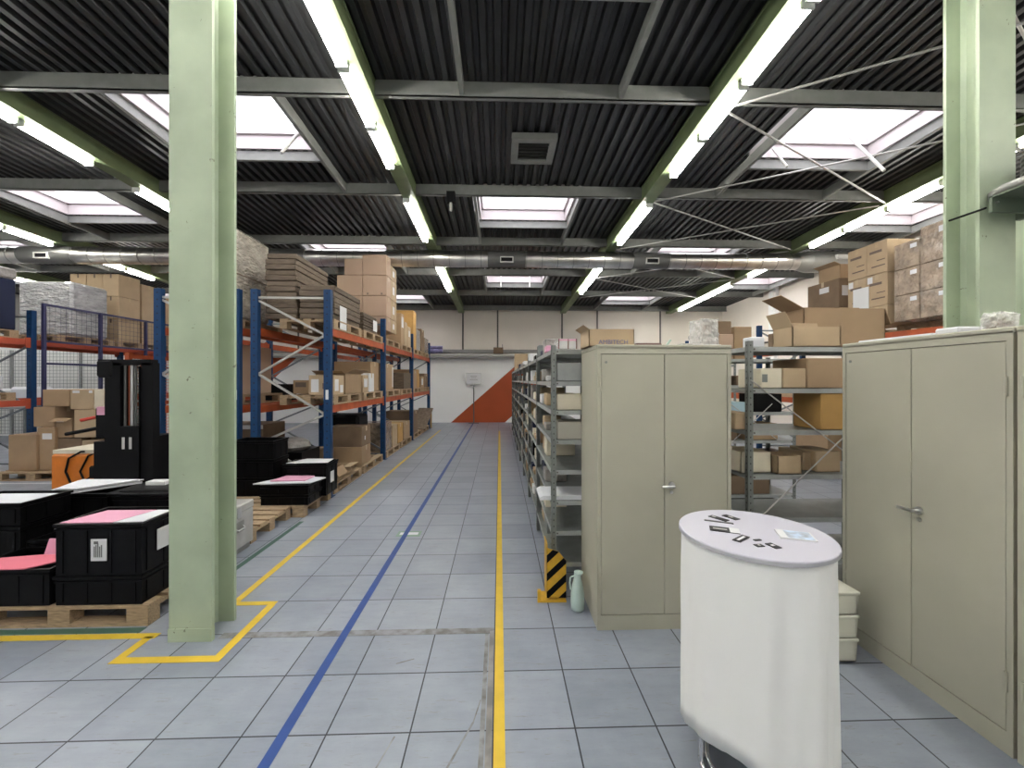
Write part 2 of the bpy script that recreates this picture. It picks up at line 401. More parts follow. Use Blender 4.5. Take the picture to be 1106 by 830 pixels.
# crossed tie rods between the two outer beams
for k, (ya, yb) in enumerate(zip(PUR[3:8], PUR[4:9])):
    t = thing('tie_rods', 'crossed steel tie rods, %s pair from the camera, under the roof beside the shelving aisle' % ORD[k], 'tie rod', (4.7, ya, RZ(5.1, ya)), 'crossed tie rods under the roof')
    for (xa, xb) in ((2.68, 6.78), (6.78, 2.68)):
        MB().tube((xa, ya+.05, RZ(5.11, ya)), (xb, yb-.05, RZ(5.11, yb)-(.03 if xa > xb else 0)), .014, 8).build('rod', M_brace, t)

# fluorescent battens
def make_lamp():
    t = thing('fluorescent_lamp', 'x', 'ceiling lamp', (0,0,0))
    L_ = .89
    MB().prism([(-.05, 0), (-.035, -.035), (.035, -.035), (.05, 0)], (0, .01, 0), (1,0,0), (0,0,1), (0, L_-.02, 0)).build('housing', M_house, t)
    for x in (-.035, .035): MB().tube((x, .03, -.058), (x, L_-.03, -.058), .016, 8).build('tube', M_tube, t)
    for y in (.012, L_-.03): MB().box(-.058, .058, y, y+.018, -.08, 0).build('end_cap', M_house, t)
    t.rotation_euler = (-math.atan(SL), 0, 0)
    return t
proto = make_lamp(); used = False
rows = [(3, -.055, [-4.2,-3.3,-2.4,-1.5,-.4,.5,1.42,2.34,3.25,4.16,5.07,6.93,7.84,10.15,11.06,11.97], 'the beam above the pallet rack side'),
        (4, .055, [-4.2,-3.3,-2.4,-1.5,-.4,.5,1.5,2.45,3.36,4.27,5.18,7.0,7.91,10.3,11.21,12.12], 'the beam above the long shelving'),
        (5, .055, [-4.0,-2.9,-2.0,-.9,0,1.6,2.5,3.41,4.32,5.23,6.14,7.05,7.96,10.2,11.9,12.81,13.7,14.6], 'the beam over the tall cartons'),
        (2, -.055, [-4.0,-2.9,-2.0,-.9,0,1.6,2.5,4.2,5.11,6.7,10.15,12.7], 'the beam crossing behind the near column'),
        (1, -.055, [-1,1,3,4.5,7.4,8.3,10.0,10.91], 'the beam above the guarded rack'),
        (0, -.055, [1,3,5,7.5,10.9,11.81], 'the outermost beam over wrapped pallets')]
for k, dx, ys, where in rows:
    n = 0
    for y in ys:
        vis = y > 2.3; n += vis
        loc = (BX[k]+dx, y, RZ(5.085, y))
        lab = 'twin tube fluorescent lamp, %s from the camera under %s' % (ORD[n-1], where) if vis else 'twin tube fluorescent lamp behind the camera under %s' % where
        if not used: o = proto; o.location = loc; o['label'] = lab; used = True
        else: o = copy_tree(proto, None, loc, None, lab)
        o['group'] = 'fluorescent lamps under the roof beams'

# ceiling vent
vy0, vy1, vx0, vx1 = 5.55, 6.2, .17, .80
z = RZ(5.24, 5.6); t = thing('ceiling_vent', 'square ceiling vent with dark grid hanging over the middle of the aisle', 'vent', ((vx0+vx1)/2, 5.6, z))
m = MB()
for (a, b, c, d) in ((vx0, vx1, vy0, vy0+.1), (vx0, vx1, vy1-.1, vy1), (vx0, vx0+.1, vy0+.1, vy1-.1), (vx1-.1, vx1, vy0+.1, vy1-.1)): m.box(a, b, c, d, z, z+.09)
m.build('frame', M_purlin, t)
MB().box(vx0+.1, vx1-.1, vy0+.1, vy1-.1, z+.05, z+.09).build('core', M_gap, t)
g = MB()
for i in range(1, 6): g.box(vx0+.1, vx1-.1, vy0+.1+i*.085-.004, vy0+.1+i*.085+.004, z+.02, z+.05)
g.build('slats', M_gap, t)
# sprinkler / sensor on the second purlin
X = CX(487, 6.95); t = thing('sensor', 'small dark sensor clamped under the second cross purlin', 'sensor', (X, 6.95, RZ(5.1, 6.95)))
MB().box(X-.07, X+.07, 6.9, 7.0, RZ(5.02, 7), RZ(5.2, 7)).build('clamp', M_blackm, t); MB().tube((X, 6.95, RZ(4.88, 7)), (X, 6.95, RZ(5.02, 7)), .02).build('probe', M_pipe, t)

# ventilation duct
YD, ZD, RD = 9.42, 4.51, .187
t = thing('ventilation_duct', 'long round galvanised ventilation duct crossing under the roof beams', 'duct', (0, YD, ZD-RD))
SEC = [(-10.65, -9.5), (-5.28, -4.4), (-.27, .60), (3.10, 3.94)]
xs = XL; parts = []
for a, b in SEC: parts.append((xs, a, 0)); parts.append((a, b, 1)); xs = b
parts.append((xs, 7.03, 0))
for a, b, dark in parts:
    MB().tube((a, YD, ZD), (b, YD, ZD), RD if not dark else RD+.004, 28, caps=False).build('dark_section' if dark else 'silver_section', M_ductd if dark else M_duct, t)
    if not dark:
        x = a+.02
        while x < b:
            if x > -11: MB().tube((x-.008, YD, ZD), (x+.008, YD, ZD), RD+.007, 28).build('seam_ring', M_ductm, t)
            x += .36
    else:
        c = (a+b)/2; o = MB(); zz = ZD-.06
        for (p, q, r, s_) in ((-.15, .15, -.065, -.045), (-.15, .15, .045, .065), (-.15, -.13, -.045, .045), (.13, .15, -.045, .045)):
            o.box(c+p, c+q, YD-RD-.03, YD-RD+.03, zz+r, zz+s_)
        o.build('outlet_frame', M_pipe, t); MB().box(c-.13, c+.13, YD-RD-.012, YD-RD+.04, zz-.045, zz+.045).build('outlet', M_blackm, t)
MB().tube((7.03, YD, ZD), (7.3, YD, ZD), RD, 28, r2=RD+.06, caps=False).build('reducer', M_ductm, t)
MB().tube((7.3, YD, ZD), (XR, YD, ZD), RD+.06, 28, caps=False).build('end_section', M_ductm, t)
MB().box(7.8, 8.05, YD-RD-.12, YD-RD, ZD+.0, ZD+.1).build('damper_plate', M_pipe, t)
for x in (-12, -6.5, -2.6, 1.5, 5.1):
    h = MB().tube((x, YD, ZD+RD), (x, YD, RZ(5.34, YD)), .008, 6); h.build('hanger', M_brace, t)
# round wall fan under the duct end
yf = 10.4; t = thing('wall_fan', 'dark round extractor fan on the cream wall beneath the duct end', 'fan', (XR-.1, yf, 4.1))
ring = MB()
for i in range(24):
    a, b = 2*math.pi*i/24, 2*math.pi*(i+1)/24
    ring.tube((XR-.16, yf+.34*math.cos(a), 4.12+.34*math.sin(a)), (XR-.16, yf+.34*math.cos(b), 4.12+.34*math.sin(b)), .03, 6)
ring.build('rim', M_ductm, t); MB().tube((XR-.1, yf, 4.12), (XR-.01, yf, 4.12), .33, 24).build('housing', M_blackm, t)
bl_ = MB()
for i in range(5):
    a = 2*math.pi*i/5; bl_.bar((XR-.14, yf, 4.12), (XR-.14, yf+.27*math.cos(a), 4.12+.27*math.sin(a)), .1, .02)
bl_.build('blades', M_ductd, t)
t = thing('wall_socket_box', 'small grey junction box with cable on the cream wall below the fan', 'junction box', (XR-.05, 9.8, 3.3))
MB().box(XR-.09, XR, 9.7, 9.85, 3.32, 3.48).build('box_body', M_pipe, t); MB().tube((XR-.04, 9.78, 3.1), (XR-.04, 9.78, 3.32), .015).build('cable', M_seam, t)

# ------------------------------------------------------------------ columns
def column(x0, x1, y0, y1, label, base=True):
    t = thing('steel_column', label, 'column', ((x0+x1)/2, (y0+y1)/2, 0)); top = RZ(5.335, y0)
    f = .024; w = (x0+x1)/2; m = MB()
    pr = [(x0, y0), (x1, y0), (x1, y0+f), (w+.03, y0+f+.004), (w+.008, y0+f+.03), (w+.008, y1-f-.03), (w+.03, y1-f-.004), (x1, y1-f), (x1, y1), (x0, y1), (x0, y1-f), (w-.03, y1-f-.004), (w-.008, y1-f-.03), (w-.008, y0+f+.03), (w-.03, y0+f+.004), (x0, y0+f)]
    m.prism(pr, (0,0,.0), (1,0,0), (0,1,0), (0,0,top)); m.build('shaft', M_green, t)
    if base:
        MB().box(x0-.004, x1+.002, y0-.006, y0+f, 0, .085).build('foot_plate', M_green, t)
column(-2.145, -1.872, 2.70, 2.947, 'tall sage green steel column standing inside the yellow floor marking')
CY = 2.93
column(CX(1058, CY), CX(1097, CY), CY, CY+.25, 'sage green steel column rising behind the grey cabinets', False)

# bracket and round unit on the second column
xa = CX(1058, 2.88); t = thing('wall_bracket', 'dark green steel bracket arm bolted to the column behind the cabinets', 'bracket', (xa, 2.8, 2.86))
zb = CZ(234, xa, 2.88); m = MB(); m.box(xa-.005, xa+.9, 2.80, 2.82, zb, zb+.115); m.box(xa-.005, xa+.9, 2.55, 2.82, zb+.105, zb+.115); m.box(xa+.3, xa+.34, 2.55, 2.9, zb-.02, zb+.1)
m.build('arm', mat('bracket_green', (.10, .13, .09), .5), t)
bo = MB()
for x in (xa+.03, xa+.33): bo.tube((x, 2.79, zb+.07), (x, 2.80, zb+.07), .008, 8)
bo.build('bolt', M_metal, t)
MB().tube((CX(1020, 3.2), 3.2, CZ(240, 3.4, 3.2)), (xa+.01, 2.85, zb+.05), .008, 6).build('stay_rod', M_blackm, t)
m = MB().lathe([(.30, 0), (.34, .02), (.34, .07), (.25, .10), (.20, .12)], (xa+.37, 2.7, zb+.116), 28)
o = m.build('round_heater', M_ductm); tag(o, 'round grey dish shaped unit resting on the dark bracket arm', 'heater')
m2 = MB()
for k in range(5): m2.tube((xa+.37, 2.7, zb+.236+k*.035), (xa+.37, 2.7, zb+.256+k*.035), .18, 20)
m2.tube((xa+.37, 2.7, zb+.23), (xa+.37, 2.7, zb+.42), .15, 20); m2.build('ribbed_collar', M_ductd, o)
X = CX(1100, 3.5); m = MB().box(X, X+1.3, 3.45, 3.52, 0, CZ(233, X, 3.45)); o = m.build('wall_panel', M_wallw); tag(o, 'tall plain white panel standing behind the green column and cabinets', 'panel')
MB().box(X-.006, X, 3.44, 3.53, 0, CZ(233, X, 3.45)+.01).build('edge_profile', M_green, o)

# ------------------------------------------------------------------ floor markings
def flat(name, label, cat, rects, m, z=.002, tilt=None):
    mb = MB()
    for (a, b, c, d) in rects: mb.box(a, b, c, d, .0005, z)
    return tag(mb.build(name, m), label, cat)
flat('yellow_floor_line', 'long yellow floor line beside the grey shelving', 'floor marking', [(-.028, .026, .6, 13.6)], M_yel, .0032)
flat('blue_floor_line', 'blue floor line running down the aisle to the sign', 'floor marking', [(-1.062, -1.010, .6, WB-.02)], M_blut, .0022)
w = .055
flat('yellow_floor_line', 'yellow floor line along the pallet rack, stepping around the green column', 'floor marking',
     [(-2.045, -1.99, 3.16, 13.9), (-2.045, -1.70, 3.12, 3.17), (-1.75, -1.695, 2.50, 3.12), (-2.345, -1.75, 2.50, 2.555), (-2.345, -2.29, 2.555, 2.76), (-6.5, -2.345, 2.76-.02, 2.76+.035), (-2.345, -2.27, 2.74, 2.795)], M_yel, .0028)
flat('green_floor_line', 'dark green floor line in front of the black crates', 'floor marking', [(-6.5, -2.42, 2.805, 2.86)], M_grnt, .0024)
flat('green_floor_line', 'dark green floor line beside the metal case and empty pallet', 'floor marking', [(-2.40, -2.35, 3.4, 4.95)], M_grnt, .0024)
flat('white_floor_line', 'thin white floor line behind the orange pallet stacker', 'floor marking', [(-9.6, -6.2, 6.9, 6.95)], M_paper, .0024)
t = thing('floor_sticker', 'small green and white floor sticker crossed by the blue line', 'sticker', (-1.0, 4.52, 0))
MB().box(-1.13, -.87, 4.44, 4.60, .0004, .0012).build('sticker_sheet', mat('sticker_green', (.22, .33, .24), .5), t); MB().box(-1.10, -.90, 4.49, 4.56, .0012, .0017).build('white_arrow', M_paper, t)
struct('trim_5', MB().box(-.066, -.036, .5, 2.75, .0003, .0026), M_strip)
struct('trim_6', MB().box(-1.85, -.036, 2.725, 2.785, .0003, .0020), M_scuff)
struct('trim_7', MB().box(-.095, -.072, .5, 2.72, .0003, .0015), M_scuff)

sc_ = MB()
for (a, b, w_) in (((-.30, 1.62), (-.13, 2.02), .010), ((-.40, 1.50), (-.30, 1.64), .016), ((-.56, 1.72), (-.50, 1.95), .008), ((-.13, 2.02), (-.10, 2.16), .006), ((-.62, 2.45), (-.52, 2.49), .008)):
    sc_.bar((a[0], a[1], .0006), (b[0], b[1], .0006), w_, .0006)
o_ = sc_.build('scuff_mark', M_scuff); tag(o_, 'grey scuff streaks on the tiles beside the yellow line', 'floor mark', None, 'stuff')
# ------------------------------------------------------------------ steel cabinets
def cabinet(label, loc, rz, w, d=.53, H=1.943, n=1):
    t = thing('steel_cabinet', label, 'cabinet', (0,0,0)); b = MB()
    b.box(0, w, .022, d, .0, H-.012); b.cbox(-.004, w+.004, 0, d+.004, H-.03, H, .004)
    b.box(0, .024, 0, .022, 0, H-.02); b.box(w-.024, w, 0, .022, 0, H-.02); b.box(.024, w-.024, 0, .022, H-.062, H-.02); b.box(.024, w-.024, 0, .022, 0, .10)
    b.build('body', M_cab, t); mid = w/2
    MB().box(.024, w-.024, .018, .0225, .10, H-.062).build('door_gap', M_gap, t)
    for (a, c, right) in ((.0275, mid-.002, 0), (mid+.002, w-.0275, 1)):
        D = MB().cbox(a, c, .001, .02, .104, H-.066, .002).build('door', M_cab, t)
        hx = a-.004 if not right else c+.004
        for z in (.33, H-.27): MB().tube((hx, -.004, z-.045), (hx, -.004, z+.045), .008, 10).build('hinge', M_cab, D)
        if right:
            h = MB(); h.tube((a+.045, .004, .985), (a+.045, -.012, .985), .021, 16); h.tube((a+.045, -.01, .985), (a+.045, -.045, .985), .009, 10); h.tube((a+.05, -.045, .985), (a-.035, -.045, .982), .009, 10)
            h.build('handle', M_metal, D)
            MB().tube((a+.045, .004, .935), (a+.045, -.006, .935), .011, 12).build('lock', M_metal, D)
    MB().tube((.06, .003, H-.12), (.06, -.002, H-.12), .009, 10).build('rivet', M_shelf, t)
    t.location = loc; t.rotation_euler = (0, 0, rz); return t
cabinet('greige double door steel cabinet facing the camera beside the shelving', (.664, 2.735, 0), 0, .925)
cabinet('greige steel cabinet seen side on behind the white bar table', (2.304, 2.655, 0), -math.pi/2, .905, .5)
cabinet('greige steel cabinet cropped by the picture edge beside its twin', (2.304, 1.735, 0), -math.pi/2, .905, .5)

# ------------------------------------------------------------------ bar table
TX, TY, TR, TZ = 1.09, 1.71, .295, 1.05
t = thing('bar_table', 'round white bar table with white cloth skirt on chrome tube feet', 'table', (TX, TY, 0))
MB().lathe([(TR-.004, -.022), (TR, -.018), (TR, -.003), (TR-.003, 0)], (TX, TY, TZ), 72, smooth=False).build('table_top', M_top, t)
MB().lathe([(TR+.0012, -.019), (TR+.0012, -.006)], (TX, TY, TZ), 72, capb=False, capt=False).build('edge_band', M_edge, t)
c = MB(); NN = 120; prof = []
levels = [TZ-.02, TZ-.05, TZ-.12, .88, .84, .80, .77, .74, .70, .62, .54, .46, .38, .30, .22, .14]
vs = []
for li, z in enumerate(levels):
    k = li/(len(levels)-1)
    for i in range(NN):
        a = 2*math.pi*i/NN
        r = TR-.014
        for (ac, wd, amp) in ((-1.95, .05, .008), (-1.15, .045, .009), (-2.45, .05, -.006), (-.85, .05, -.008), (-2.05, .16, .010), (-1.35, .10, .012), (-2.75, .22, .008), (-.6, .12, .010), (.5, .2, .012), (1.7, .2, .010), (2.6, .15, .012), (-1.75, .07, -.010), (-1.1, .09, -.008)):
            dd = (a-ac+math.pi) % (2*math.pi)-math.pi; r += amp*math.exp(-(dd/wd)**2)*(.35+.65*k)
        r += (.0035*math.sin(9*a+3*z)+.0025*math.sin(17*a-5*z)+.004*math.exp(-((z-.78+.05*math.sin(2*a))/.03)**2)*math.sin(2*a+4))*min(1, k*2)
        dh = (a+2.5+math.pi) % (2*math.pi)-math.pi; hem = .14+.13*math.exp(-(dh/.95)**2)+.005*math.sin(3*a); zz = (TZ-.02)-((TZ-.02)-z)*((TZ-.02)-hem)/((TZ-.02)-.14)
        vs.append((TX+r*math.cos(a), TY+r*math.sin(a), zz))
fs = [(l*NN+i, (l+1)*NN+i, (l+1)*NN+(i+1) % NN, l*NN+(i+1) % NN) for l in range(len(levels)-1) for i in range(NN)]
c.add(vs, fs, True); sk = c.build('cloth_skirt', M_cloth, t)
sol = sk.modifiers.new('thick', 'SOLIDIFY'); sol.thickness = .003
fr = MB(); R0 = .205; pts = []
for i in range(37):
    a = 2*math.pi*i/36; pts.append((TX+R0*math.cos(a), TY+R0*math.sin(a), .016))
fr.path(pts, .014, 10); fr.build('base_ring', M_chrome, t)
f2 = MB(); f2.path([(TX+(p[0]-TX)*.88, TY+(p[1]-TY)*.88, .045) for p in pts], .010, 10); f2.build('inner_ring', M_chrome, t)
for a in (2.9, .8, -1.3):
    x, y = TX+R0*math.cos(a), TY+R0*math.sin(a); MB().tube((x, y, .02), (x, y, TZ-.02), .012, 12).build('leg', M_chrome, t)
# cards and brochure
def slab_(name, label, cat, cx, cy, w, l, rz, m, z0=TZ, th=.003, group=None, extra=None):
    t = MB(); ca, sa = math.cos(rz), math.sin(rz)
    def q(mb, a, b, c_, d, z_, z1_):
        pts = [(a,c_),(b,c_),(b,d),(a,d)]; mb.prism([(cx+x*ca-y*sa, cy+x*sa+y*ca) for x, y in pts], (0,0,z_), (1,0,0), (0,1,0), (0,0,z1_-z_))
    q(t, -w/2, w/2, -l/2, l/2, z0+.0005, z0+th); o = tag(t.build(name, m), label, cat, group)
    for (nm, mm, a, b, c_, d) in (extra or []):
        e = MB(); q(e, a, b, c_, d, z0+th, z0+th+.0008); e.build(nm, mm, o)
    return o
G = 'black cards on the bar table'
slab_('name_tag', 'small black tag, farthest of the cards on the bar table', 'card', 1.094, 1.886, .032, .072, .42, M_card_b, group=G, extra=[('printed_mark', M_pipe, -.006, .006, -.01, .012)])
slab_('name_tag', 'small black tag lying beside the farthest tag on the bar table', 'card', 1.029, 1.874, .032, .085, .55, M_card_b, group=G, extra=[('printed_mark', M_pipe, -.006, .006, .015, .032)])
slab_('pen', 'thin dark pen lying across behind the black cards on the table', 'pen', 1.004, 1.828, .014, .12, 1.12, M_ductd)
slab_('leaflet', 'dark leaflet with a white end near the table centre', 'leaflet', .975, 1.729, .115, .06, -.42, M_card_b, extra=[('printed_text', M_pipe, -.045, .01, -.006, .006), ('white_end', M_paper, .02, .0575, -.03, .03)])
slab_('name_tag', 'black card with white lettering in the middle of the near table edge', 'card', .989, 1.631, .032, .088, -.95, M_card_b, group=G, extra=[('lettering', M_paper, -.005, .005, -.03, .03)])
slab_('badge', 'tiny black badge on the white table beside the lettered card', 'badge', 1.046, 1.614, .03, .013, .1, M_card_b, group=G)
slab_('badge', 'small square black badge nearest the table edge', 'badge', 1.018, 1.56, .032, .024, .1, M_card_b, group=G, extra=[('printed_mark', M_pipe, -.004, .004, -.006, .006)])
slab_('name_tag', 'small black tag with white bar between badge and brochure', 'card', 1.072, 1.556, .03, .05, .25, M_card_b, group=G, extra=[('white_bar', M_paper, -.008, .006, -.004, .008)])
slab_('brochure', 'glossy brochure with pale blue picture cover on the bar table', 'brochure', 1.232, 1.652, .13, .10, -.38, M_paper, th=.006, extra=[('cover_picture', M_sky_img, -.035, .058, -.045, .045)])

# ------------------------------------------------------------------ column guard, canister, crates by the cabinets
gx0, gx1, gy = .362, .512, 3.10
t = thing('corner_guard', 'yellow steel guard with black diagonal stripes at the shelving foot', 'guard', ((gx0+gx1)/2, gy, 0))
hh = CZ(592, .4, gy); hx = .13
MB().prism([(gx0, .03), (gx1, .03), (gx1, hh-.10), (gx1-.06, hh-.03), (gx0, hh)], (0, gy, 0), (1,0,0), (0,0,1), (0, .006, 0)).build('front_plate', M_yeld, t)
MB().box(gx0, gx0+.006, gy, gy+.16, .03, hh+.03).build('side_plate', M_yeld, t)
MB().box(gx0-.06, gx1, gy-.012, gy+.14, 0, .012).build('foot_plate', M_yeld, t)
MB().box(gx0-.07, gx0-.045, gy-.012, gy+.02, .0, .09).build('anchor_lug', M_yeld, t)
w_ = gx1-gx0
def clipband(c0, c1):                                 # diagonal band x+... clipped to the plate
    poly = [(gx0, .03), (gx1, .03), (gx1, hh-.10), (gx1-.06, hh-.03), (gx0, hh)]
    def clip(poly, f):
        out = []
        for i in range(len(poly)):
            a, b = poly[i], poly[(i+1) % len(poly)]; fa, fb = f(a), f(b)
            if fa >= 0: out.append(a)
            if fa*fb < 0: k = fa/(fa-fb); out.append((a[0]+(b[0]-a[0])*k, a[1]+(b[1]-a[1])*k))
        return out
    g = lambda p: p[1]-(p[0]-gx0)*.92
    poly = clip(poly, lambda p: g(p)-c0); return clip(poly, lambda p: c1-g(p)) if len(poly) > 2 else poly
for c0 in (-.115, .015, .155, .295):
    p = clipband(c0, c0+.062)
    if len(p) > 2: MB().prism(p, (0, gy-.0015, 0), (1,0,0), (0,0,1), (0, .001, 0)).build('black_stripe', M_black, t)
for (x, z) in ((gx0+.05, .018), (gx1-.03, .018)): MB().tube((x, gy+.06, .012), (x, gy+.06, .03), .012, 8).build('bolt', M_metal, t)

cx, cy = .578, 2.99
t = thing('canister', 'pale mint plastic canister with handle on the floor beside the cabinet', 'canister', (cx, cy, 0))
MB().lathe([(.035, 0), (.05, .008), (.053, .06), (.051, .12), (.042, .18), (.030, .225), (.026, .25), (.027, .265)], (cx, cy, 0), 24, sx=.95, sy=1.0).build('jug_body', M_can, t)
MB().lathe([(.026, 0), (.034, .012), (.034, .018), (.026, .018)], (cx+.008, cy, .262), 16).build('spout', M_can, t)
MB().path([(cx-.024, cy, .25), (cx-.052, cy, .24), (cx-.058, cy, .20), (cx-.050, cy, .15)], .006, 8).build('handle', M_can, t)

for k in range(3):
    z = .012+k*.14; x0, y0 = 1.99+k*.004, 2.37
    t = thing('ivory_tub', 'ivory plastic tub, %s of the stack between bar table and cabinet' % ('bottom', 'middle', 'top')[k], 'tub', (x0+.08, y0+.08, z-.012), 'stacked ivory tubs')
    m = MB(); w0 = .15; pr = [(.0, 0), (w0, 0), (w0+.008, .12), (-.008, .12)]
    for (a, b, e) in (((x0, y0, z), (1,0,0), (0, .006, 0)), ((x0, y0+.17, z), (1,0,0), (0, .006, 0))): m.prism(pr, a, b, (0,0,1), e)
    for xx in (x0, x0+w0-.006): m.box(xx, xx+.006, y0, y0+.176, z, z+.12)
    m.box(x0, x0+w0, y0, y0+.176, z, z+.006); m.build('tub_wall', M_crate_w, t)
    r = MB(); r.cbox(x0-.014, x0+w0+.014, y0-.008, y0+.184, z+.118, z+.138, .006); r.build('tub_rim', M_crate_w, t)

# ------------------------------------------------------------------ grey bolt-together shelving
SH = [1.95, 1.69, 1.455, 1.215, .97, .72, .475, .22]
def shelving(label, w, d, levels, H, group=None, brace=None, postw=.04):
    t = thing('shelving_unit', label, 'shelving', (0,0,0), group)
    for (x, y) in ((0, 0), (w, 0), (0, d), (w, d)):
        sx = 1 if x == 0 else -1; sy = 1 if y == 0 else -1; m = MB()
        m.box(x, x+sx*postw, y, y+sy*.003, 0, H); m.box(x, x+sx*.003, y, y+sy*postw, 0, H)
        h = MB(); z = .06
        post = m.build('post', M_shelf, t)
        while z < H-.03:
            h.box(x+sx*(postw/2-.004), x+sx*(postw/2+.004), y-sy*.0008, y+sy*.0002, z, z+.012)
            h.box(x-sx*.0008, x+sx*.0002, y+sy*(postw/2-.004), y+sy*(postw/2+.004), z, z+.012); z += .05
        h.build('slot_pattern', M_gap, post)
    for z in levels:
        s = MB().box(.004, w-.004, .004, d-.004, z-.004, z).build('shelf', M_shelf, t); m = MB()  # shade between the shelves put into the darker plate colour, lips lighter
        for y in (.0035, d-.0055): m.box(.004, w-.004, y, y+.002, z-.036, z)
        for x in (.0035, w-.0055): m.box(x, x+.002, .004, d-.004, z-.036, z)
        m.build('shelf_lip', M_shelfl, s)
        b = MB()
        for x in (.05, w-.05): b.tube((x, .0035, z-.018), (x, -.001, z-.018), .007, 8)
        b.build('bolt', M_seam, s)
    if brace:
        for (a, b) in brace: MB().tube(a, b, .005, 6).build('cross_brace', M_brace, t)
    return t
# row beside the yellow line: eight bays, each 1.3 m long, open ends towards the camera
RX0, RX1, RY0, BAY = .42, .96, 3.275, 1.32
def rowlab(k): return 'grey slotted steel shelving unit, %s bay counted from the striped guard' % ORD[k]
G = 'grey shelving bays beside the yellow line'
p = shelving(rowlab(0), RX1-RX0, BAY-.02, SH, 1.985, G); p.location = (RX0, RY0, 0)
for k in range(1, 8): copy_tree(p, None, (RX0, RY0+k*BAY, 0), None, rowlab(k), G)
# second row behind it, back to back (partly seen through)
bz = [1.955, 1.637, 1.317, .98, .65, .33, .06]
ub = shelving('grey shelving unit with crossed braces between the two cabinets', 1.2, .5, bz, 2.0, None, [((.02, -.006, 1.70), (.98, -.006, .98)), ((.02, -.012, .60), (.90, -.012, 1.42)), ])
ub.location = (1.885, 3.02, 0)
ue = copy_tree(ub, None, (2.35, 4.75, 0), None, 'grey shelving unit standing behind the braced one, under clear plastic parcels')
uf = copy_tree(ub, None, (2.6, 6.4, 0), None, 'grey shelving unit deepest in the gap between the cabinets')

# ------------------------------------------------------------------ cartons and other goods
def carton(x0, x1, y0, y1, z0, z1, label, m=None, tape=True, group=None, open_=False, name='carton', lab=None, cat='box', bands=None, gap=.003):
    m = m or M_card; x0, x1 = sorted((x0, x1)); y0, y1 = sorted((y0, y1))
    z0 += gap; b = MB()
    if not open_:
        b.cbox(x0, x1, y0, y1, z0, z1, .006); o = b.build(name, m)
        if tape:
            cy_ = (y0+y1)/2; wt = min(.03, (y1-y0)*.1); tp = MB(); tp.box(x0-.0015, x1+.0015, cy_-wt, cy_+wt, z1-.002, z1+.0015); tp.box(x0-.0015, x0, cy_-wt, cy_+wt, z1-.09 if z1-z0 > .12 else z0+.01, z1); tp.box(x1, x1+.0015, cy_-wt, cy_+wt, z1-.09 if z1-z0 > .12 else z0+.01, z1)
            tp.build('tape', M_tape, o)
    else:
        th = .006
        b.box(x0, x1, y0, y1, z0, z0+th); b.box(x0, x0+th, y0, y1, z0, z1); b.box(x1-th, x1, y0, y1, z0, z1); b.box(x0, x1, y0, y0+th, z0, z1); b.box(x0, x1, y1-th, y1, z0, z1)
        o = b.build(name, m)
        fl = open_ if isinstance(open_, dict) else {}
        for side, (ang, ln) in fl.items():
            f = MB(); s_, c_ = math.sin(ang)*ln, math.cos(ang)*ln
            if side == 'near': f.add([(x0, y0, z1), (x1, y0, z1), (x1, y0-c_, z1+s_), (x0, y0-c_, z1+s_)], [(0,1,2,3)])
            if side == 'far': f.add([(x0, y1, z1), (x1, y1, z1), (x1, y1+c_, z1+s_), (x0, y1+c_, z1+s_)], [(0,1,2,3)])
            if side == 'xmin': f.add([(x0, y0, z1), (x0, y1, z1), (x0-c_, y1, z1+s_), (x0-c_, y0, z1+s_)], [(0,1,2,3)])
            if side == 'xmax': f.add([(x1, y0, z1), (x1, y1, z1), (x1+c_, y1, z1+s_), (x1+c_, y0, z1+s_)], [(0,1,2,3)])
            fo = f.build('flap', m, o); so = fo.modifiers.new('thick', 'SOLIDIFY'); so.thickness = .004; so.offset = 0
    if lab:                                            # paper labels: (face, u0, u1, v0, v1) in fractions
        for (face, u0, u1, v0, v1, *mm) in lab:
            q = MB(); mm = mm[0] if mm else M_paper; za, zb_ = z0+(z1-z0)*v0, z0+(z1-z0)*v1; e = .0015
            if face == 'near': q.box(x0+(x1-x0)*u0, x0+(x1-x0)*u1, y0-e, y0, za, zb_)
            if face == 'xmin': q.box(x0-e, x0, y0+(y1-y0)*u0, y0+(y1-y0)*u1, za, zb_)
            if face == 'xmax': q.box(x1, x1+e, y0+(y1-y0)*u0, y0+(y1-y0)*u1, za, zb_)
            if face == 'top': q.box(x0+(x1-x0)*u0, x0+(x1-x0)*u1, y0+(y1-y0)*v0, y0+(y1-y0)*v1, z1, z1+e)
            q.build('paper_label' if mm is M_paper else 'print', mm, o)
    return tag(o, label, cat, group)

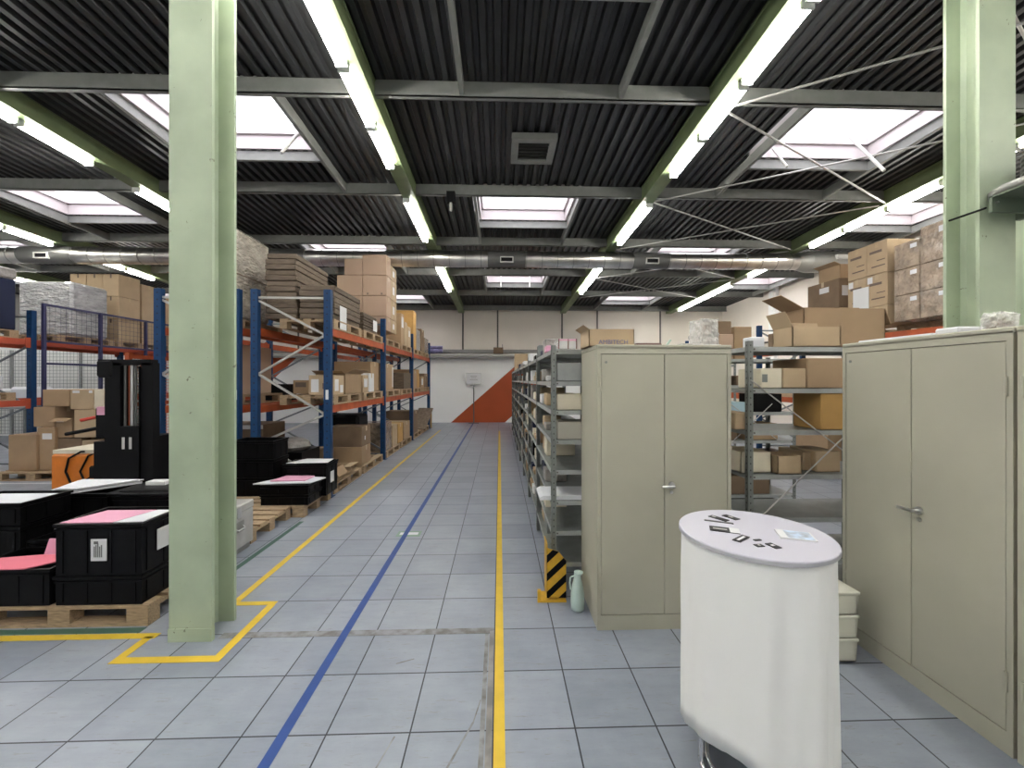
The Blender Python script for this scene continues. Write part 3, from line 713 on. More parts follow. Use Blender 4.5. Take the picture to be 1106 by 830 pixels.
# goods on the long shelving row, seen through its aisle face
cols = [(M_cream, 'cream'), (M_card, 'brown'), (M_black, 'black'), (M_paper, 'white'), (M_shelf, 'grey'), (M_card2, 'tan'), (M_bag, 'mottled grey'), (M_navy, 'dark blue')]
kinds_ = ['carton', 'parcel', 'bin', 'packet']
for k in range(0, 8):
    for j, z in enumerate(SH):
        nrow = 4 if k < 3 else 2
        order = list(range(8)); rnd.shuffle(order); y = RY0+k*BAY+(.10 if k else .62)
        for q in range(nrow if k else 2):
            span = (BAY-.2 if k else .62)/(nrow if k else 2); L_ = span*rnd.uniform(.55, .92)
            mm, cn = cols[order[q]]; kk = kinds_[rnd.randrange(4)]
            h = rnd.uniform(.05, .185) if j else rnd.uniform(.06, .16); h = min(h, .15) if j == 1 else h
            if j and h > SH[j-1]-z-.05: h = SH[j-1]-z-.05
            if j == 0 and (q > 1 or k > 5): continue
            x0 = RX0+rnd.uniform(.012, .05); x1 = x0+rnd.uniform(.16, .34)
            o = MB().cbox(x0, x1, y, y+L_, z+.002, z+h, .008)
            if kk == 'bin': o = MB().prism([(0,0),(L_,0),(L_,h*.98),(L_*.1,h*.98),(0,h*.6)], (x0, y, z+.002), (0,1,0), (0,0,1), (x1-x0,0,0))
            o = o.build({'carton':'small_carton', 'parcel':'parcel', 'bin':'storage_bin', 'packet':'packet'}[kk], mm)
            tag(o, 'small %s %s on the %s shelf down, %s bay of the long shelving' % (cn, kk, ORD[j], ORD[k]), kk, 'goods on the long grey shelving')
            y += span
# the first bay's visible end, close to the camera
Y0 = RY0+.012
def endb(px0, px1, py0, py1, j, label, m, dep=.25, cat='box', name='carton', **kw):
    x0, x1 = CX(px0, Y0), CX(px1, Y0); z1 = CZ(py0, x0, Y0); return carton(max(x0, RX0+.045), min(x1, RX1-.01), Y0, Y0+dep, SH[j], z1, label, m, name=name, cat=cat, **kw)
endb(601, 645, 392, 412, 1, 'light grey steel bin near the top of the shelving end beside the cabinet', M_shelfl, name='storage_bin', cat='bin', tape=False)
endb(601, 646, 426, 444, 2, 'wide cream box on the third shelf of the shelving end', M_cream, tape=False)
endb(601, 608, 437.5, 443, 2, 'tiny brown box in front of the cream box on the shelving end', M_card4, .05, tape=False) if False else None
endb(602, 646, 456, 475, 3, 'pale beige box on the fourth shelf of the shelving end', mat('pale_beige', (.42, .40, .34), .7), tape=False)
b = MB()
for (x, z, r) in ((.52, SH[2]+.205, .05), (.62, SH[2]+.20, .05)): pass
x0, x1 = CX(585, 3.15), RX1-.02
o = MB().prism([(0, 0), (x1-x0, 0), (x1-x0, .03), (.03, .035), (0, .02)], (x0, Y0+.01, SH[5]+.002), (1,0,0), (0,0,1), (0, .3, 0)).build('foam_sheet', M_foam); tag(o, 'white foam sheet sticking out of the lower shelving end', 'foam sheet')
carton(CX(602, 3.3), CX(622, 3.3), 3.25, 3.5, SH[0], SH[0]+.085, 'clear lidded box with pink edges on top of the shelving', M_film, tape=False, name='clear_box', lab=[('near', 0, 1, .8, .95, M_pinkl), ('near', 0, .06, 0, 1, M_maroon), ('near', .5, .56, 0, 1, M_maroon), ('near', .94, 1, 0, 1, M_maroon)])
carton(CX(590, 3.6), CX(600, 3.6), 3.6, 3.75, SH[0], SH[0]+.06, 'small pink box on top of the shelving end', M_pinkl, tape=False)
carton(CX(556, 11.5), CX(570, 11.5), 11.5, 11.9, SH[0], SH[0]+.5, 'brown carton standing on the far end of the shelving top', M_card2)
carton(.45, .9, 13.95, 14.3, 0, .75, 'narrow brown carton on the floor past the far shelving end', M_card)

# braced shelving between the cabinets
Yb = 3.03
def bb(px0, px1, py0, j, label, m, dep=.3, dy=0., **kw):
    x0, x1 = CX(px0, Yb+dy), CX(px1, Yb+dy); return carton(x0, x1, Yb+dy, Yb+dy+dep, bz[j], CZ(py0, x0, Yb+dy), label, m, **kw)
bb(822, 845, 398, 1, 'cream box with a grey patch on the upper shelf between the cabinets', M_cream, tape=False, lab=[('near', .05, .3, .3, .7, M_shelf)])
bb(846, 871, 398, 1, 'tan carton between cream box and big brown carton on the upper shelf', M_card2, tape=False)
bb(872, 915, 387, 1, 'big brown carton leaning out over the upper shelf beside the cabinet', M_card, tape=False, dep=.4)
bb(887, 914, 425, 2, 'ochre carton on the middle shelf beside the cabinet', M_card5, tape=False)
bb(794, 811, 446, 2, 'beige carton on the middle shelf behind the slotted post', M_card2, dy=.04, tape=False)
bb(800, 833, 489, 3, 'white box behind the post on the lower shelf between the cabinets', M_cream, tape=False, dy=.05, open_=True)
bb(840, 866, 493, 3, 'pale beige tray box in front on the lower shelf between the cabinets', M_card2, dep=.2, open_=True)
bb(868, 880, 489, 3, 'small tan box second from the cabinet on the lower shelf', M_card2, dy=.12, tape=False)
bb(882, 908, 488, 3, 'tan carton nearest the cabinet on the lower shelf', M_card2, dy=.06, tape=False)
# goods on the unit behind
ye = 4.78
for (j, a, b, h, m, nm) in ((1, .05, .42, .16, M_black, 'black box on the upper shelf of the shelving deep behind the braces'), (1, .5, .95, .12, M_card4, 'dark brown box on the upper shelf of the shelving deep behind the braces'),
                        (2, .05, .35, .2, M_card, 'brown box on the middle shelf of the shelving deep behind the braces'), (2, .4, .62, .12, M_skyb, 'pale blue box on the middle shelf of the shelving deep behind the braces'), (2, .7, 1.05, .22, M_black, 'black box on the middle shelf of the shelving deep behind the braces'),
                        (3, .08, .5, .16, M_card4, 'dark box on the lower shelf of the shelving deep behind the braces'), (3, .6, 1.0, .2, M_card, 'brown box on the lower shelf of the shelving deep behind the braces'), (4, .1, .7, .2, M_navy, 'navy box on the lowest loaded shelf deep behind the braces')):
    carton(2.35+a, 2.35+b, ye, ye+.3, bz[j], bz[j]+h, nm, m, tape=False)
for (j, a, b, h, m_, nm) in ((1, .05, .75, .24, M_blackm, 'wide black box on the upper shelf of the deepest shelving'), (2, .1, .8, .25, M_black, 'wide black box on the middle shelf of the deepest shelving'), (3, .0, .5, .22, M_card4, 'dark brown box on the lower shelf of the deepest shelving'), (3, .6, 1.1, .24, M_black, 'black box on the lower shelf of the deepest shelving'), (4, .2, 1.0, .26, M_navy, 'wide navy box on the lowest loaded shelf of the deepest shelving'), (5, .1, .9, .2, M_blackm, 'wide black box near the floor in the deepest shelving')):
    carton(2.6+a, 2.6+b, 6.45, 6.8, bz[j], bz[j]+h, nm, m_, tape=False)
for (j, a, b, h, m_, nm) in ((4, .75, 1.15, .18, M_black, 'black box beside the navy one deep behind the braces'), (5, .1, .9, .22, M_card4, 'wide dark brown box near the floor deep behind the braces'), (6, .1, 1.0, .2, M_black, 'wide black box lowest of all deep behind the braces')):
    carton(2.35+a, 2.35+b, 4.78, 5.1, bz[j], bz[j]+h, nm, m_, tape=False)
# on top of the braced shelving: open cartons
zt = bz[0]
yA = 3.10
def onb(px0, px1, py0, Y, dep, label, m, z=zt, **kw):
    x0, x1 = CX(px0, Y), CX(px1, Y); return carton(x0, x1, Y, Y+dep, z, CZ(py0, x0, Y), label, m, **kw)
onb(856, 908, 353, 3.04, .22, 'small pale open carton with raised flaps on top of the braced shelving', M_card2, open_={'xmin': (1.1, .13), 'far': (1.35, .06)})
onb(868, 956, 333, 3.28, .24, 'wide open brown carton on top of the braced shelving beside the cabinet', M_card, open_={'far': (1.45, .05), 'xmin': (.5, .22), 'xmax': (-1.2, .14)})
onb(812, 826, 364, 3.1, .12, 'small white block on top of the shelving post corner', M_foam, tape=False, name='foam_block', cat='block')
onb(842, 858, 359, 3.3, .15, 'small brown box with dark lid behind the white block', M_card4, tape=False, lab=[('near', 0, 1, .0, .6)])
# on top of the shelving behind: wrapped goods
z5 = bz[0]
onb(757, 776, 345, 4.8, .3, 'clear film wrapped foam bundle on the shelving top behind the cabinet', M_film, tape=False, name='film_bundle', cat='bundle'); rumple(COL.objects[-1], .08, .08, 4)
onb(777, 792, 361, 4.85, .3, 'pinkish carton beneath the brown one on the rear shelving top', M_card3, tape=False)
zz = CZ(361, CX(780, 4.85), 4.85)
carton(CX(768, 4.9), CX(790, 4.9), 4.9, 5.1, zz, CZ(347, 2.6, 4.9), 'brown carton, upper of the pair on the rear shelving top', M_card4, group=None)
onb(793, 812, 353, 5.0, .2, 'tan carton beside the stacked pair on the rear shelving top', M_card, tape=False)
# on top of the first cabinet
zc = 1.943
x0, x1 = CX(636, 2.9), CX(685, 2.9)
o = carton(x0, x1, 2.9, 3.2, zc, CZ(355.5, x0, 2.9), 'brown carton with dark blue printed lettering on top of the first cabinet', M_card2, open_={'xmin': (.6, .05)})
def text(s, size, loc, rot, m, parent, name='lettering', align='LEFT', ext=.0005):
    cu = bpy.data.curves.new(name, 'FONT'); cu.body = s; cu.size = size; cu.extrude = ext; cu.align_x = align; cu.materials.append(m)
    tmp = bpy.data.objects.new(name, cu); COL.objects.link(tmp); bpy.context.view_layer.update()
    me = bpy.data.meshes.new_from_object(tmp); bpy.data.objects.remove(tmp); tx = bpy.data.objects.new(name, me); COL.objects.link(tx)
    tx.parent = parent; tx.location = Vector(loc)-wloc(parent); tx.rotation_euler = rot; return tx
text('AMBITECH', .045, (x0+.07, 2.898, zc+.018), (math.pi/2, 0, 0), M_bprint, o)
carton(CX(688, 2.95), CX(715, 2.95), 2.95, 3.1, zc, zc+.032, 'flat maroon box on top of the first cabinet', M_maroon, tape=False)
m = MB(); X = CX(722, 2.95); m.bar((X-.02, 2.95, zc+.005), (X+.015, 2.95, zc+.055), .022, .01); m.bar((X-.02, 2.95, zc+.008), (X+.035, 2.95, zc+.008), .02, .012)
tag(m.build('green_clip', mat('pale_green', (.45, .6, .5), .5)), 'small pale green clip on top of the first cabinet', 'clip')
m = MB().box(CX(745, 2.9), CX(775, 2.9), 2.85, 3.05, zc, zc+.012); tag(m.build('foam_sheet', M_foam), 'thin white foam sheet on top of the first cabinet', 'foam sheet')
m = MB().cbox(CX(738, 3.0), CX(760, 3.0), 3.0, 3.15, zc+.012, zc+.035, .008); tag(m.build('grey_pouch', M_bag), 'small grey pouch lying behind the foam sheet on the first cabinet', 'pouch')
# on top of the side-on cabinet
ya = 2.5
m = MB(); zc2 = zc
for (a, b, c_, d, e, f_) in ((2.37, 2.66, 2.15, 2.60, 0, .014), (2.40, 2.6, 1.98, 2.14, 0, .028)):
    pass
tag(MB().cbox(2.38, 2.68, 2.16, 2.62, zc+.002, zc+.018, .004).build('foam_sheet', M_foam), 'long white foam sheet on top of the side-on cabinet', 'foam sheet')
tag(MB().cbox(2.37, 2.64, 2.02, 2.14, zc+.002, zc+.036, .008).build('foam_pad', M_foam), 'short thick white foam pad on top of the side-on cabinet', 'foam pad')
lump = MB()
lump.cbox(2.395, 2.505, 1.87, 1.955, zc+.004, zc+.085, .012)
o = lump.build('plastic_bag', M_film); tag(o, 'crumpled clear plastic bag with brown contents on the side-on cabinet', 'bag')
rumple(o, .03, .03, 4)
for k_, (a_, b_) in enumerate(((2.415, 2.445), (2.455, 2.49))): MB().box(a_, b_, 1.885, 1.94, zc+.008, zc+.06-.015*k_).build('brown_contents', M_card4, o)

# ------------------------------------------------------------------ pallets and racks
def make_pallet(label='x', m=M_wood, full=True):
    t = thing('pallet', label, 'pallet', (0,0,0)); W, D = 1.2, .8
    dk = MB()
    for i in range(5): y = i*(D-.12)/4; dk.box(0, W, y, y+.12, .122, .144)
    for x in (0, .53, 1.055): dk.box(x, x+.145, 0, D, .100, .122)
    dk.build('deck', m, t)
    for x in (0, .53, 1.055):
        for y in (0, .35, .70): MB().box(x, x+.145, y, y+.10, .022, .100).build('block', m, t)
        
    for y in (0, .35, .70): MB().box(0, W, y, y+.10, 0, .022).build('runner', m, t)
    return t
PAL = make_pallet(); pal_used = False
def pallet(x, y, z, label, rz=0, group=None):
    global pal_used
    if not pal_used: o = PAL; pal_used = True; o.location = (x, y, z); o.rotation_euler = (0, 0, rz); o['label'] = label
    else: o = copy_tree(PAL, None, (x, y, z), rz, label)
    if group: o['group'] = group
    elif 'group' in o: del o['group']
    return o
def rack(name_label, x0, x1, ys, levels, H=3.02, group=None, bm=M_orange, base_loc=None, braces=True, beams_face='both'):
    """uprights at both faces x0 (rear) and x1 (aisle) for each depth in ys, orange beams between"""
    t = thing('pallet_rack', name_label, 'pallet rack', ((x0+x1)/2, ys[0], 0), group); w = .1
    for yi, y in enumerate(ys):
        for x in (x0, x1):
            sx = 1 if x == x0 else -1; m = MB()
            pr = [(-.05, -.04), (.05, -.04), (.05, .04), (.02, .04), (.02, .03), (.04, .03), (.04, -.03), (-.04, -.03), (-.04, .03), (-.02, .03), (-.02, .04), (-.05, .04)]
            m.prism(pr, (x, y, 0), (1,0,0), (0,1,0), (0,0,H)); po = m.build('upright', M_blue, t)
            MB().box(x-.08, x+.08, y-.07, y+.07, 0, .008).build('foot_plate', M_blue, po)
            h = MB(); z = .15
            while z < H-.05: h.box(x-.012, x+.012, y-.0412, y-.0398, z, z+.02); z += .1
            h.build('slot_pattern', M_navy, po)
            if yi == 0 and x == x1:
                MB().box(x-.02, x+.02, y-.0425, y-.041, 1.42, 1.56).build('paper_label', M_paper, po)
        zz = [2.38, 1.80, 1.20, .80, .20]; bar_m = M_brace if yi == 0 else M_brace_shade
        MB().bar((x0+.04, y, 2.90), (x1-.04, y, 2.90), .03, .03).build('brace', bar_m, t)
        MB().bar((x0+.04, y, .12), (x1-.04, y, .12), .03, .03).build('brace', bar_m, t)
        pts = [(x0+.04, 2.86), (x1-.04, 2.36), (x0+.04, 1.79), (x1-.04, 1.20), (x0+.04, .78), (x1-.04, .22)]
        for a, b in zip(pts, pts[1:]): MB().bar((a[0], y+.0, a[1]), (b[0], y, b[1]), .03, .03).build('brace', bar_m, t)
    for y0, y1 in zip(ys, ys[1:]):
        for z in levels:
            for x in (x0, x1):
                s_ = -1 if x == x0 else 1; m = MB(); m.box(x-.025, x+.025, y0+.045, y1-.045, z-.11, z)
                for yy in (y0+.045, y1-.05): m.box(x+s_*.026-.004, x+s_*.026+.004, yy-.07 if yy > y0+1 else yy-.06, yy+.06 if yy > y0+1 else yy+.01, z-.16, z+.03)
                m.build('beam', bm, t)
    return t
LV = [1.33, 2.47]
RA = [6.0, 8.8, 11.6, 14.4]
rack('blue and orange pallet rack lining the aisle behind the green column', -3.54, -2.5, RA, LV)
rack('blue and orange pallet rack standing back to back behind the aisle rack', -4.90, -3.80, RA, LV)
RC = [5.0, 7.95, 10.95, 14.0]
rack('blue and red pallet rack with wrapped goods across the hall behind the stacker', -9.95, -8.85, RC, LV, bm=mat('rack_red_orange', (.42, .07, .03), .5))
RDY = [5.22, 9.62, 13.4]
rack('blue pallet rack loaded with tall cartons behind the shelving', 6.28, 7.35, RDY, LV)

NB = ['near', 'middle', 'far']
# pallets standing on the beams of the aisle rack
for b in range(3):
    for q in range(2):
        for li, z in enumerate(LV):
            y = RA[b]+.12+q*1.32
            pallet(-2.46, y, z+.002, 'wooden pallet on the %s beams, %s place of the %s bay of the aisle rack' % (('lower', 'upper')[li], ('first', 'second')[q], NB[b]), math.pi/2, 'pallets in the aisle rack')
        y = RA[b]+.12+q*1.32
        pallet(-2.46, y, 0, 'wooden pallet on the floor, %s place of the %s bay under the aisle rack' % (('first', 'second')[q], NB[b]), math.pi/2, 'pallets in the aisle rack')
    
# (each pallet: 0.8 m across the rack when turned, 1.2 m along the aisle; placed at x -2.46..-3.26)
TU, TL = LV[1]+.146, LV[0]+.146          # tops of the pallets on the beams
TF = .146
# near bay, upper level: stacks of dark folded cartons
def sheetpile(x0, x1, y0, y1, z0, z1, n, label, m=M_kraft):
    b = MB(); h = (z1-z0)/n
    for i in range(n):
        d = rnd.uniform(0, .03); b.cbox(x0+d, x1-rnd.uniform(0, .03), y0+rnd.uniform(0, .02), y1-rnd.uniform(0, .02), z0+.002+i*h, z0+(i+1)*h-.004, .008)
    return tag(b.build('folded_cartons', m), label, 'stack of flat cartons')
sheetpile(-3.50, -3.02, 6.15, 7.3, TU, 3.60, 12, 'stack of flat dark kraft cartons, rear half of the rack top load')
o = sheetpile(-3.01, -2.47, 6.15, 7.3, TU, 3.13, 6, 'stack of flat dark kraft cartons on the rack top facing the aisle')
MB().box(-2.468, -2.464, 6.35, 6.62, TU-.12, TU+.24).build('paper_label', M_paper, o)
o = sheetpile(-3.3, -2.47, 7.5, 8.35, TU, TU+.34, 7, 'low stack of folded dark cartons beside the tall pink-brown cartons')
MB().box(-2.468, -2.464, 8.0, 8.25, TU+.05, TU+.26).build('paper_label', M_paper, o)
# tall carton stack above the second upright
Yc = 8.87
def cf(px0, px1, py0, py1, label, Y=Yc, d=.35, m=M_card3, **kw):
    return carton(CX(px0, Y), CX(px1, Y), Y, Y+d, CZ(py1, CX(px0, Y), Y), CZ(py0, CX(px0, Y), Y), label, m, **kw)
cf(391.5, 417.5, 275, 297, 'pinkish brown carton, topmost of the tall stack on the rack', tape=True)
cf(372, 391, 279.5, 297, 'pinkish brown carton beside the topmost one of the tall stack')
cf(364, 391, 297.3, 319.5, 'pinkish brown carton jutting out of the second row of the tall stack', Y=Yc-.015)
cf(391.8, 417.5, 297.3, 319.5, 'pinkish brown carton with two hand holes in the tall stack', lab=[('near', .17, .24, .05, .14, M_print), ('near', .76, .83, .05, .14, M_print)])
cf(376, 391, 319.8, 342, 'pinkish brown carton at the inner side of the third row of the tall stack')
cf(391.5, 417.5, 319.8, 342, 'pinkish brown carton at the aisle side of the third row of the tall stack')
cf(380, 391, 342.3, 357, 'small pinkish brown carton in the lowest row of the tall stack')
cf(391.5, 417.5, 342.3, 357, 'pinkish brown carton, bottom of the tall stack at the aisle side')
for j, (a, b) in enumerate(((275, 297), (297.3, 319.5), (319.8, 342), (342.3, 357))):
    x1 = CX(417.5, Yc); carton(x1-.62, x1, Yc+.37, Yc+.85, CZ(b, x1-.6, Yc), CZ(a, x1-.6, Yc) if j else 4.30, 'yellowish brown carton in the rear column of the tall stack, %s from the top' % ORD[j], M_card2, lab=[('xmax', .3, .6, .3, .7)])
# middle / far bays upper level
def rk(y0, y1, z0, h, label, m=M_card, x0=-3.3, x1=-2.48, **kw): return carton(x0, x1, y0, y1, z0, z0+h, label, m, **kw)
rk(10.3, 10.62, TU, .78, 'upright brown carton after the tall stack on the rack top', M_card, lab=[('xmax', .2, .8, .55, .9)])
rk(10.66, 11.0, TU, .62, 'narrow tan carton leaning in the middle of the rack top', M_card2)
rk(11.05, 11.42, TU, .55, 'short tan carton before the third upright on the rack top', M_card2, lab=[('xmax', .3, .7, .5, .8)])
rk(11.75, 12.15, TU, 1.10, 'tall ochre carton just past the third upright on the rack top', M_card5)
rk(12.2, 12.75, TU, .62, 'dark wrapped bundle on the rack top in the far bay', M_bag, tape=False, name='wrapped_bundle', cat='bundle')
rk(12.95, 13.4, TU, .72, 'tilted dark carton on the rack top in the far bay', M_card4)
rk(13.5, 14.2, TU, .5, 'dark wrapped load at the far end of the rack top', M_wrapc, tape=False, name='wrapped_bundle', cat='bundle')
# lower beam level
rk(6.15, 6.55, TL, .30, 'white and brown printed carton at the front of the lower rack beams', M_card2, x0=-2.85, tape=False, lab=[('near', .1, .4, .15, .8), ('near', .55, .9, .3, .6, M_print), ('xmax', .1, .45, .2, .8), ('xmax', .6, .9, .1, .5)])
rk(6.6, 7.35, TL, .33, 'large brown carton with loose flaps on the lower rack beams', M_card, x0=-2.95, open_={'near': (.3, .15), 'xmax': (.5, .15)})
rk(7.45, 7.75, TL, .32, 'small tan carton with white labels on the lower rack beams', M_card2, x0=-2.9, lab=[('xmax', .2, .8, .3, .8)])
rk(7.8, 8.1, TL, .36, 'white bundle carton just before the second upright on the lower beams', M_paper, x0=-2.9)
rk(8.2, 8.7, TL, .60, 'tall brown carton touching the second upright on the lower beams', M_card, x1=-2.57)
rk(8.9, 9.9, TL, .60, 'long brown carton just past the second upright on the lower beams', M_card, x1=-2.57, lab=[('xmax', .9, .98, .1, .9)])
rk(10.6, 11.4, TL, .42, 'dark cloth bundle on the lower rack beams in the middle bay', M_kraft, tape=False, name='cloth_bundle', cat='bundle')
rk(11.8, 12.3, TL, .52, 'brown carton just past the third upright on the lower rack beams', M_card)
rk(12.35, 12.6, TL, .55, 'narrow ochre carton on the lower rack beams in the far bay', M_card5)
rk(12.9, 13.4, TL, .35, 'carton with white label on the lower rack beams in the far bay', M_card, lab=[('xmax', .2, .7, .2, .8)])
rk(13.5, 14.1, TL, .45, 'dark carton at the far end of the lower rack beams', M_card4)
# seen through the frame end at the lower level
carton(CX(323, 6.9), CX(348, 6.9), 6.7, 6.95, TL, CZ(411, -3.2, 6.7), 'brown carton with printed marks seen through the rack end frame', M_card, lab=[('near', .1, .55, .5, .85, M_print)]) 
# back to back rack: goods
z = LV[0]
pallet(-3.84, 6.1, LV[0]+.002, 'pallet on the lower beams of the rear rack behind the column', math.pi/2)
carton(-4.62, -3.95, 6.35, 7.15, TL, 2.25, 'tall pinkish brown carton in the rear rack beside the column', M_card3)
carton(-3.84-.0, -4.3+.0, 7.5, 7.8, LV[0]+.002, LV[0]+.3, 'open dark box on the lower beams of the rear rack', M_blackm, tape=False)
pallet(-3.84, 6.1, LV[1]+.002, 'pallet under the film wrapped load on the rear rack', math.pi/2)
o = MB().cbox(-4.84, -3.86, 6.06, 6.95, TU, 3.96, .05); sg = o.build('wrapped_pallet_load', M_wrap)
tag(sg, 'pallet load in shiny film towering above the rear rack beside the column', 'wrapped load')
MB().box(-4.845, -3.855, 6.055, 6.955, 3.27, 3.28).build('tier_seam', M_card4, sg)
rumple(sg)
# floor level of the aisle rack
rk(7.45, 7.95, TF, .34, 'lower of two brown cartons on the floor pallet by the second upright', M_card, x0=-3.15, x1=-2.5)
rk(7.45, 7.95, TF+.34, .36, 'upper of two brown cartons on the floor pallet by the second upright', M_card4, x0=-3.15, x1=-2.5, lab=[('xmax', .3, .4, .3, .5)])
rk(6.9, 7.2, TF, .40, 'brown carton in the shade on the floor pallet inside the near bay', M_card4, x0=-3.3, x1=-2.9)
rk(6.55, 6.95, TF, .16, 'low open tray carton with pale flaps beside the first upright', M_card2, x0=-2.85, x1=-2.52, open_={'xmax': (.1, .14), 'near': (.2, .12)})
o = rk(6.15, 6.5, TF, .22, 'torn open carton with yellow strap at the foot of the rack', M_card, x0=-2.75, x1=-2.48, open_={'xmax': (-1.0, .14), 'near': (-.8, .1)})
rk(8.95, 9.4, TF, .62, 'brown carton stack wrapped in film just past the second upright', M_wrapc, tape=False)
rk(9.5, 9.95, TF, .50, 'tan carton on the middle bay floor pallet', M_card2)
rk(10.0, 10.5, TF, .48, 'ochre carton on the middle bay floor pallet', M_card5)
rk(10.6, 11.3, TF, .45, 'brown carton before the third upright on the floor pallet', M_card)
rk(11.8, 12.4, TF, .66, 'large brown carton just past the third upright on the floor', M_card4)
o = MB().bar((-2.6, 13.0, .15), (-2.5, 13.9, .75), .5, .02); tag(o.build('leaning_board', M_dwood), 'wooden board leaning against the last upright of the aisle rack', 'board')
carton(-2.62, -2.42, 14.5, 14.6, 0, .55, 'narrow brown plank box at the last rack upright', M_card5, tape=False)
# black stuff seen under the lower beams
carton(-3.45, -2.95, 7.6-.95, 6.88, TF+.0, .85, 'black crate in the shade behind the cartons of the near bay', M_black, tape=False, name='black_bin', cat='bin') if False else None
o = MB().cbox(-3.45, -2.75, 8.0, 8.6, TF+.0, 1.02, .05); tag(o.build('black_bundle', M_blackm), 'black film covered bundle at floor level by the second upright', 'bundle')
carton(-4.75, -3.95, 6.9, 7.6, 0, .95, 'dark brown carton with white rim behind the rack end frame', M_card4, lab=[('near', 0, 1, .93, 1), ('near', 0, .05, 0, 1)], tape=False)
t_ = MB().box(-3.5, -2.95, 6.15, 6.75, TF, .62); tag(t_.build('black_bin', M_black), 'plain black bin just inside the rack end frame', 'bin')

# ------------------------------------------------------------------ black euro crates
def make_crate(w=.6, d=.4, h=.2, label='x', lab=()):
    t = thing('black_crate', label, 'crate', (0,0,0)); th = .01; i = .012; m = MB()
    m.box(i, w-i, i, d-i, .0, .012)
    m.box(i, i+th, i, d-i, .012, h-.02); m.box(w-i-th, w-i, i, d-i, .012, h-.02); m.box(i+th, w-i-th, i, i+th, .012, h-.02); m.box(i+th, w-i-th, d-i-th, d-i, .012, h-.02)
    r = MB()
    for (z0, z1, e) in ((h-.045, h-.034, .004), (h-.02, h, 0)):
        r.box(e, w-e, e, i+th, z0, z1); r.box(e, w-e, d-i-th, d-e, z0, z1); r.box(e, i+th, i+th, d-i-th, z0, z1); r.box(w-i-th, w-e, i+th, d-i-th, z0, z1)
    r.build('rim', M_black, t)
    rb = m
    for k in range(4):
        x = .05+k*(w-.112)/3; rb.box(x, x+.012, .007, i, .02, h-.045); rb.box(x, x+.012, d-i, d-.007, .02, h-.045)
    for k in range(3):
        y = .05+k*(d-.112)/2; rb.box(.007, i, y, y+.012, .02, h-.045); rb.box(w-i, w-.007, y, y+.012, .02, h-.045)
    m.build('crate_wall', M_black, t)
    for l in lab:
        if l == 'front':
            p = MB().box(w*.43, w*.43+.105, -.0012, .004, h*.30, h*.30+.15); o = p.build('paper_label', M_paper, t)
            q = MB()
            for k in range(5): q.box(w*.43+.02+k*.012, w*.43+.028+k*.012, -.0016, -.001, h*.30+.025, h*.30+.10+.01*(k % 3))
            q.box(w*.43+.02, w*.43+.05, -.0016, -.001, h*.30+.115, h*.30+.135); q.build('print_line', M_ductd, o)
        if l == 'side': MB().box(w-.004, w+.0012, d*.32, d*.32+.11, h*.35, h*.35+.15).build('paper_label', M_paper, t)
    return t
CR = {}
def crate(x, y, z, h, label, w=.6, d=.4, lab=(), group=None):
    key = (w, d, h, tuple(lab))
    if key not in CR: o = CR[key] = make_crate(w, d, h, label, lab); o.location = (x, y, z)
    else: o = copy_tree(CR[key], None, (x, y, z), None, label)
    if group: o['group'] = group
    return o
# front pallet with two stacks
PX0 = -3.63; PY = 2.88
pallet(PX0, PY, 0, 'wooden pallet nearest the camera under the black crates')
GC = 'black crates on the front pallets'
crate(-3.04-.03, PY, .146, .2, 'low black crate under the labelled crate beside the column', group=GC)
crate(-3.07, PY+.0, .347, .36, 'black crate with white paper label beside the green column', lab=('front', 'side'), group=GC)
m = MB().prism([(-3.05, PY+.03), (-2.70, PY+.03), (-2.62, PY+.30), (-2.98, PY+.30)], (0,0,.705), (1,0,0), (0,1,0), (0,0,.006)); tag(m.build('pink_sheet', M_pinkl), 'pink sheet lying across the labelled black crate', 'sheet')
m = MB().prism([(-2.69, PY+.03), (-2.50, PY+.04), (-2.50, PY+.30), (-2.61, PY+.30)], (0,0,.705), (1,0,0), (0,1,0), (0,0,.006)); tag(m.build('white_sheet', M_foam), 'white sheet beside the pink one on the labelled crate', 'sheet')
crate(-3.69, PY, .146, .255, 'low black crate carrying the folded pink foam', group=GC)
m = MB(); m.prism([(-3.72, PY-.01), (-3.25, PY-.01), (-3.07-.02, PY+.16), (-3.10, PY+.22), (-3.36, PY+.22), (-3.72, PY+.15)], (0,0,.406), (1,0,0), (0,1,0), (0,0,.008))
o = m.build('pink_foam', M_pink); tag(o, 'folded coral pink foam sheet on the low black crate', 'foam')
MB().prism([(-3.36, 0), (-3.11, 0), (-3.11, .115), (-3.35, .115)], (0, PY+.215, .408), (1,0,0), (0,.25,.97), (0, .006, 0)).build('folded_flap', M_pinkl, o)
crate(-3.69, PY+.405, .146, .30, 'black crate behind the pink foam on the front pallet', group=GC)
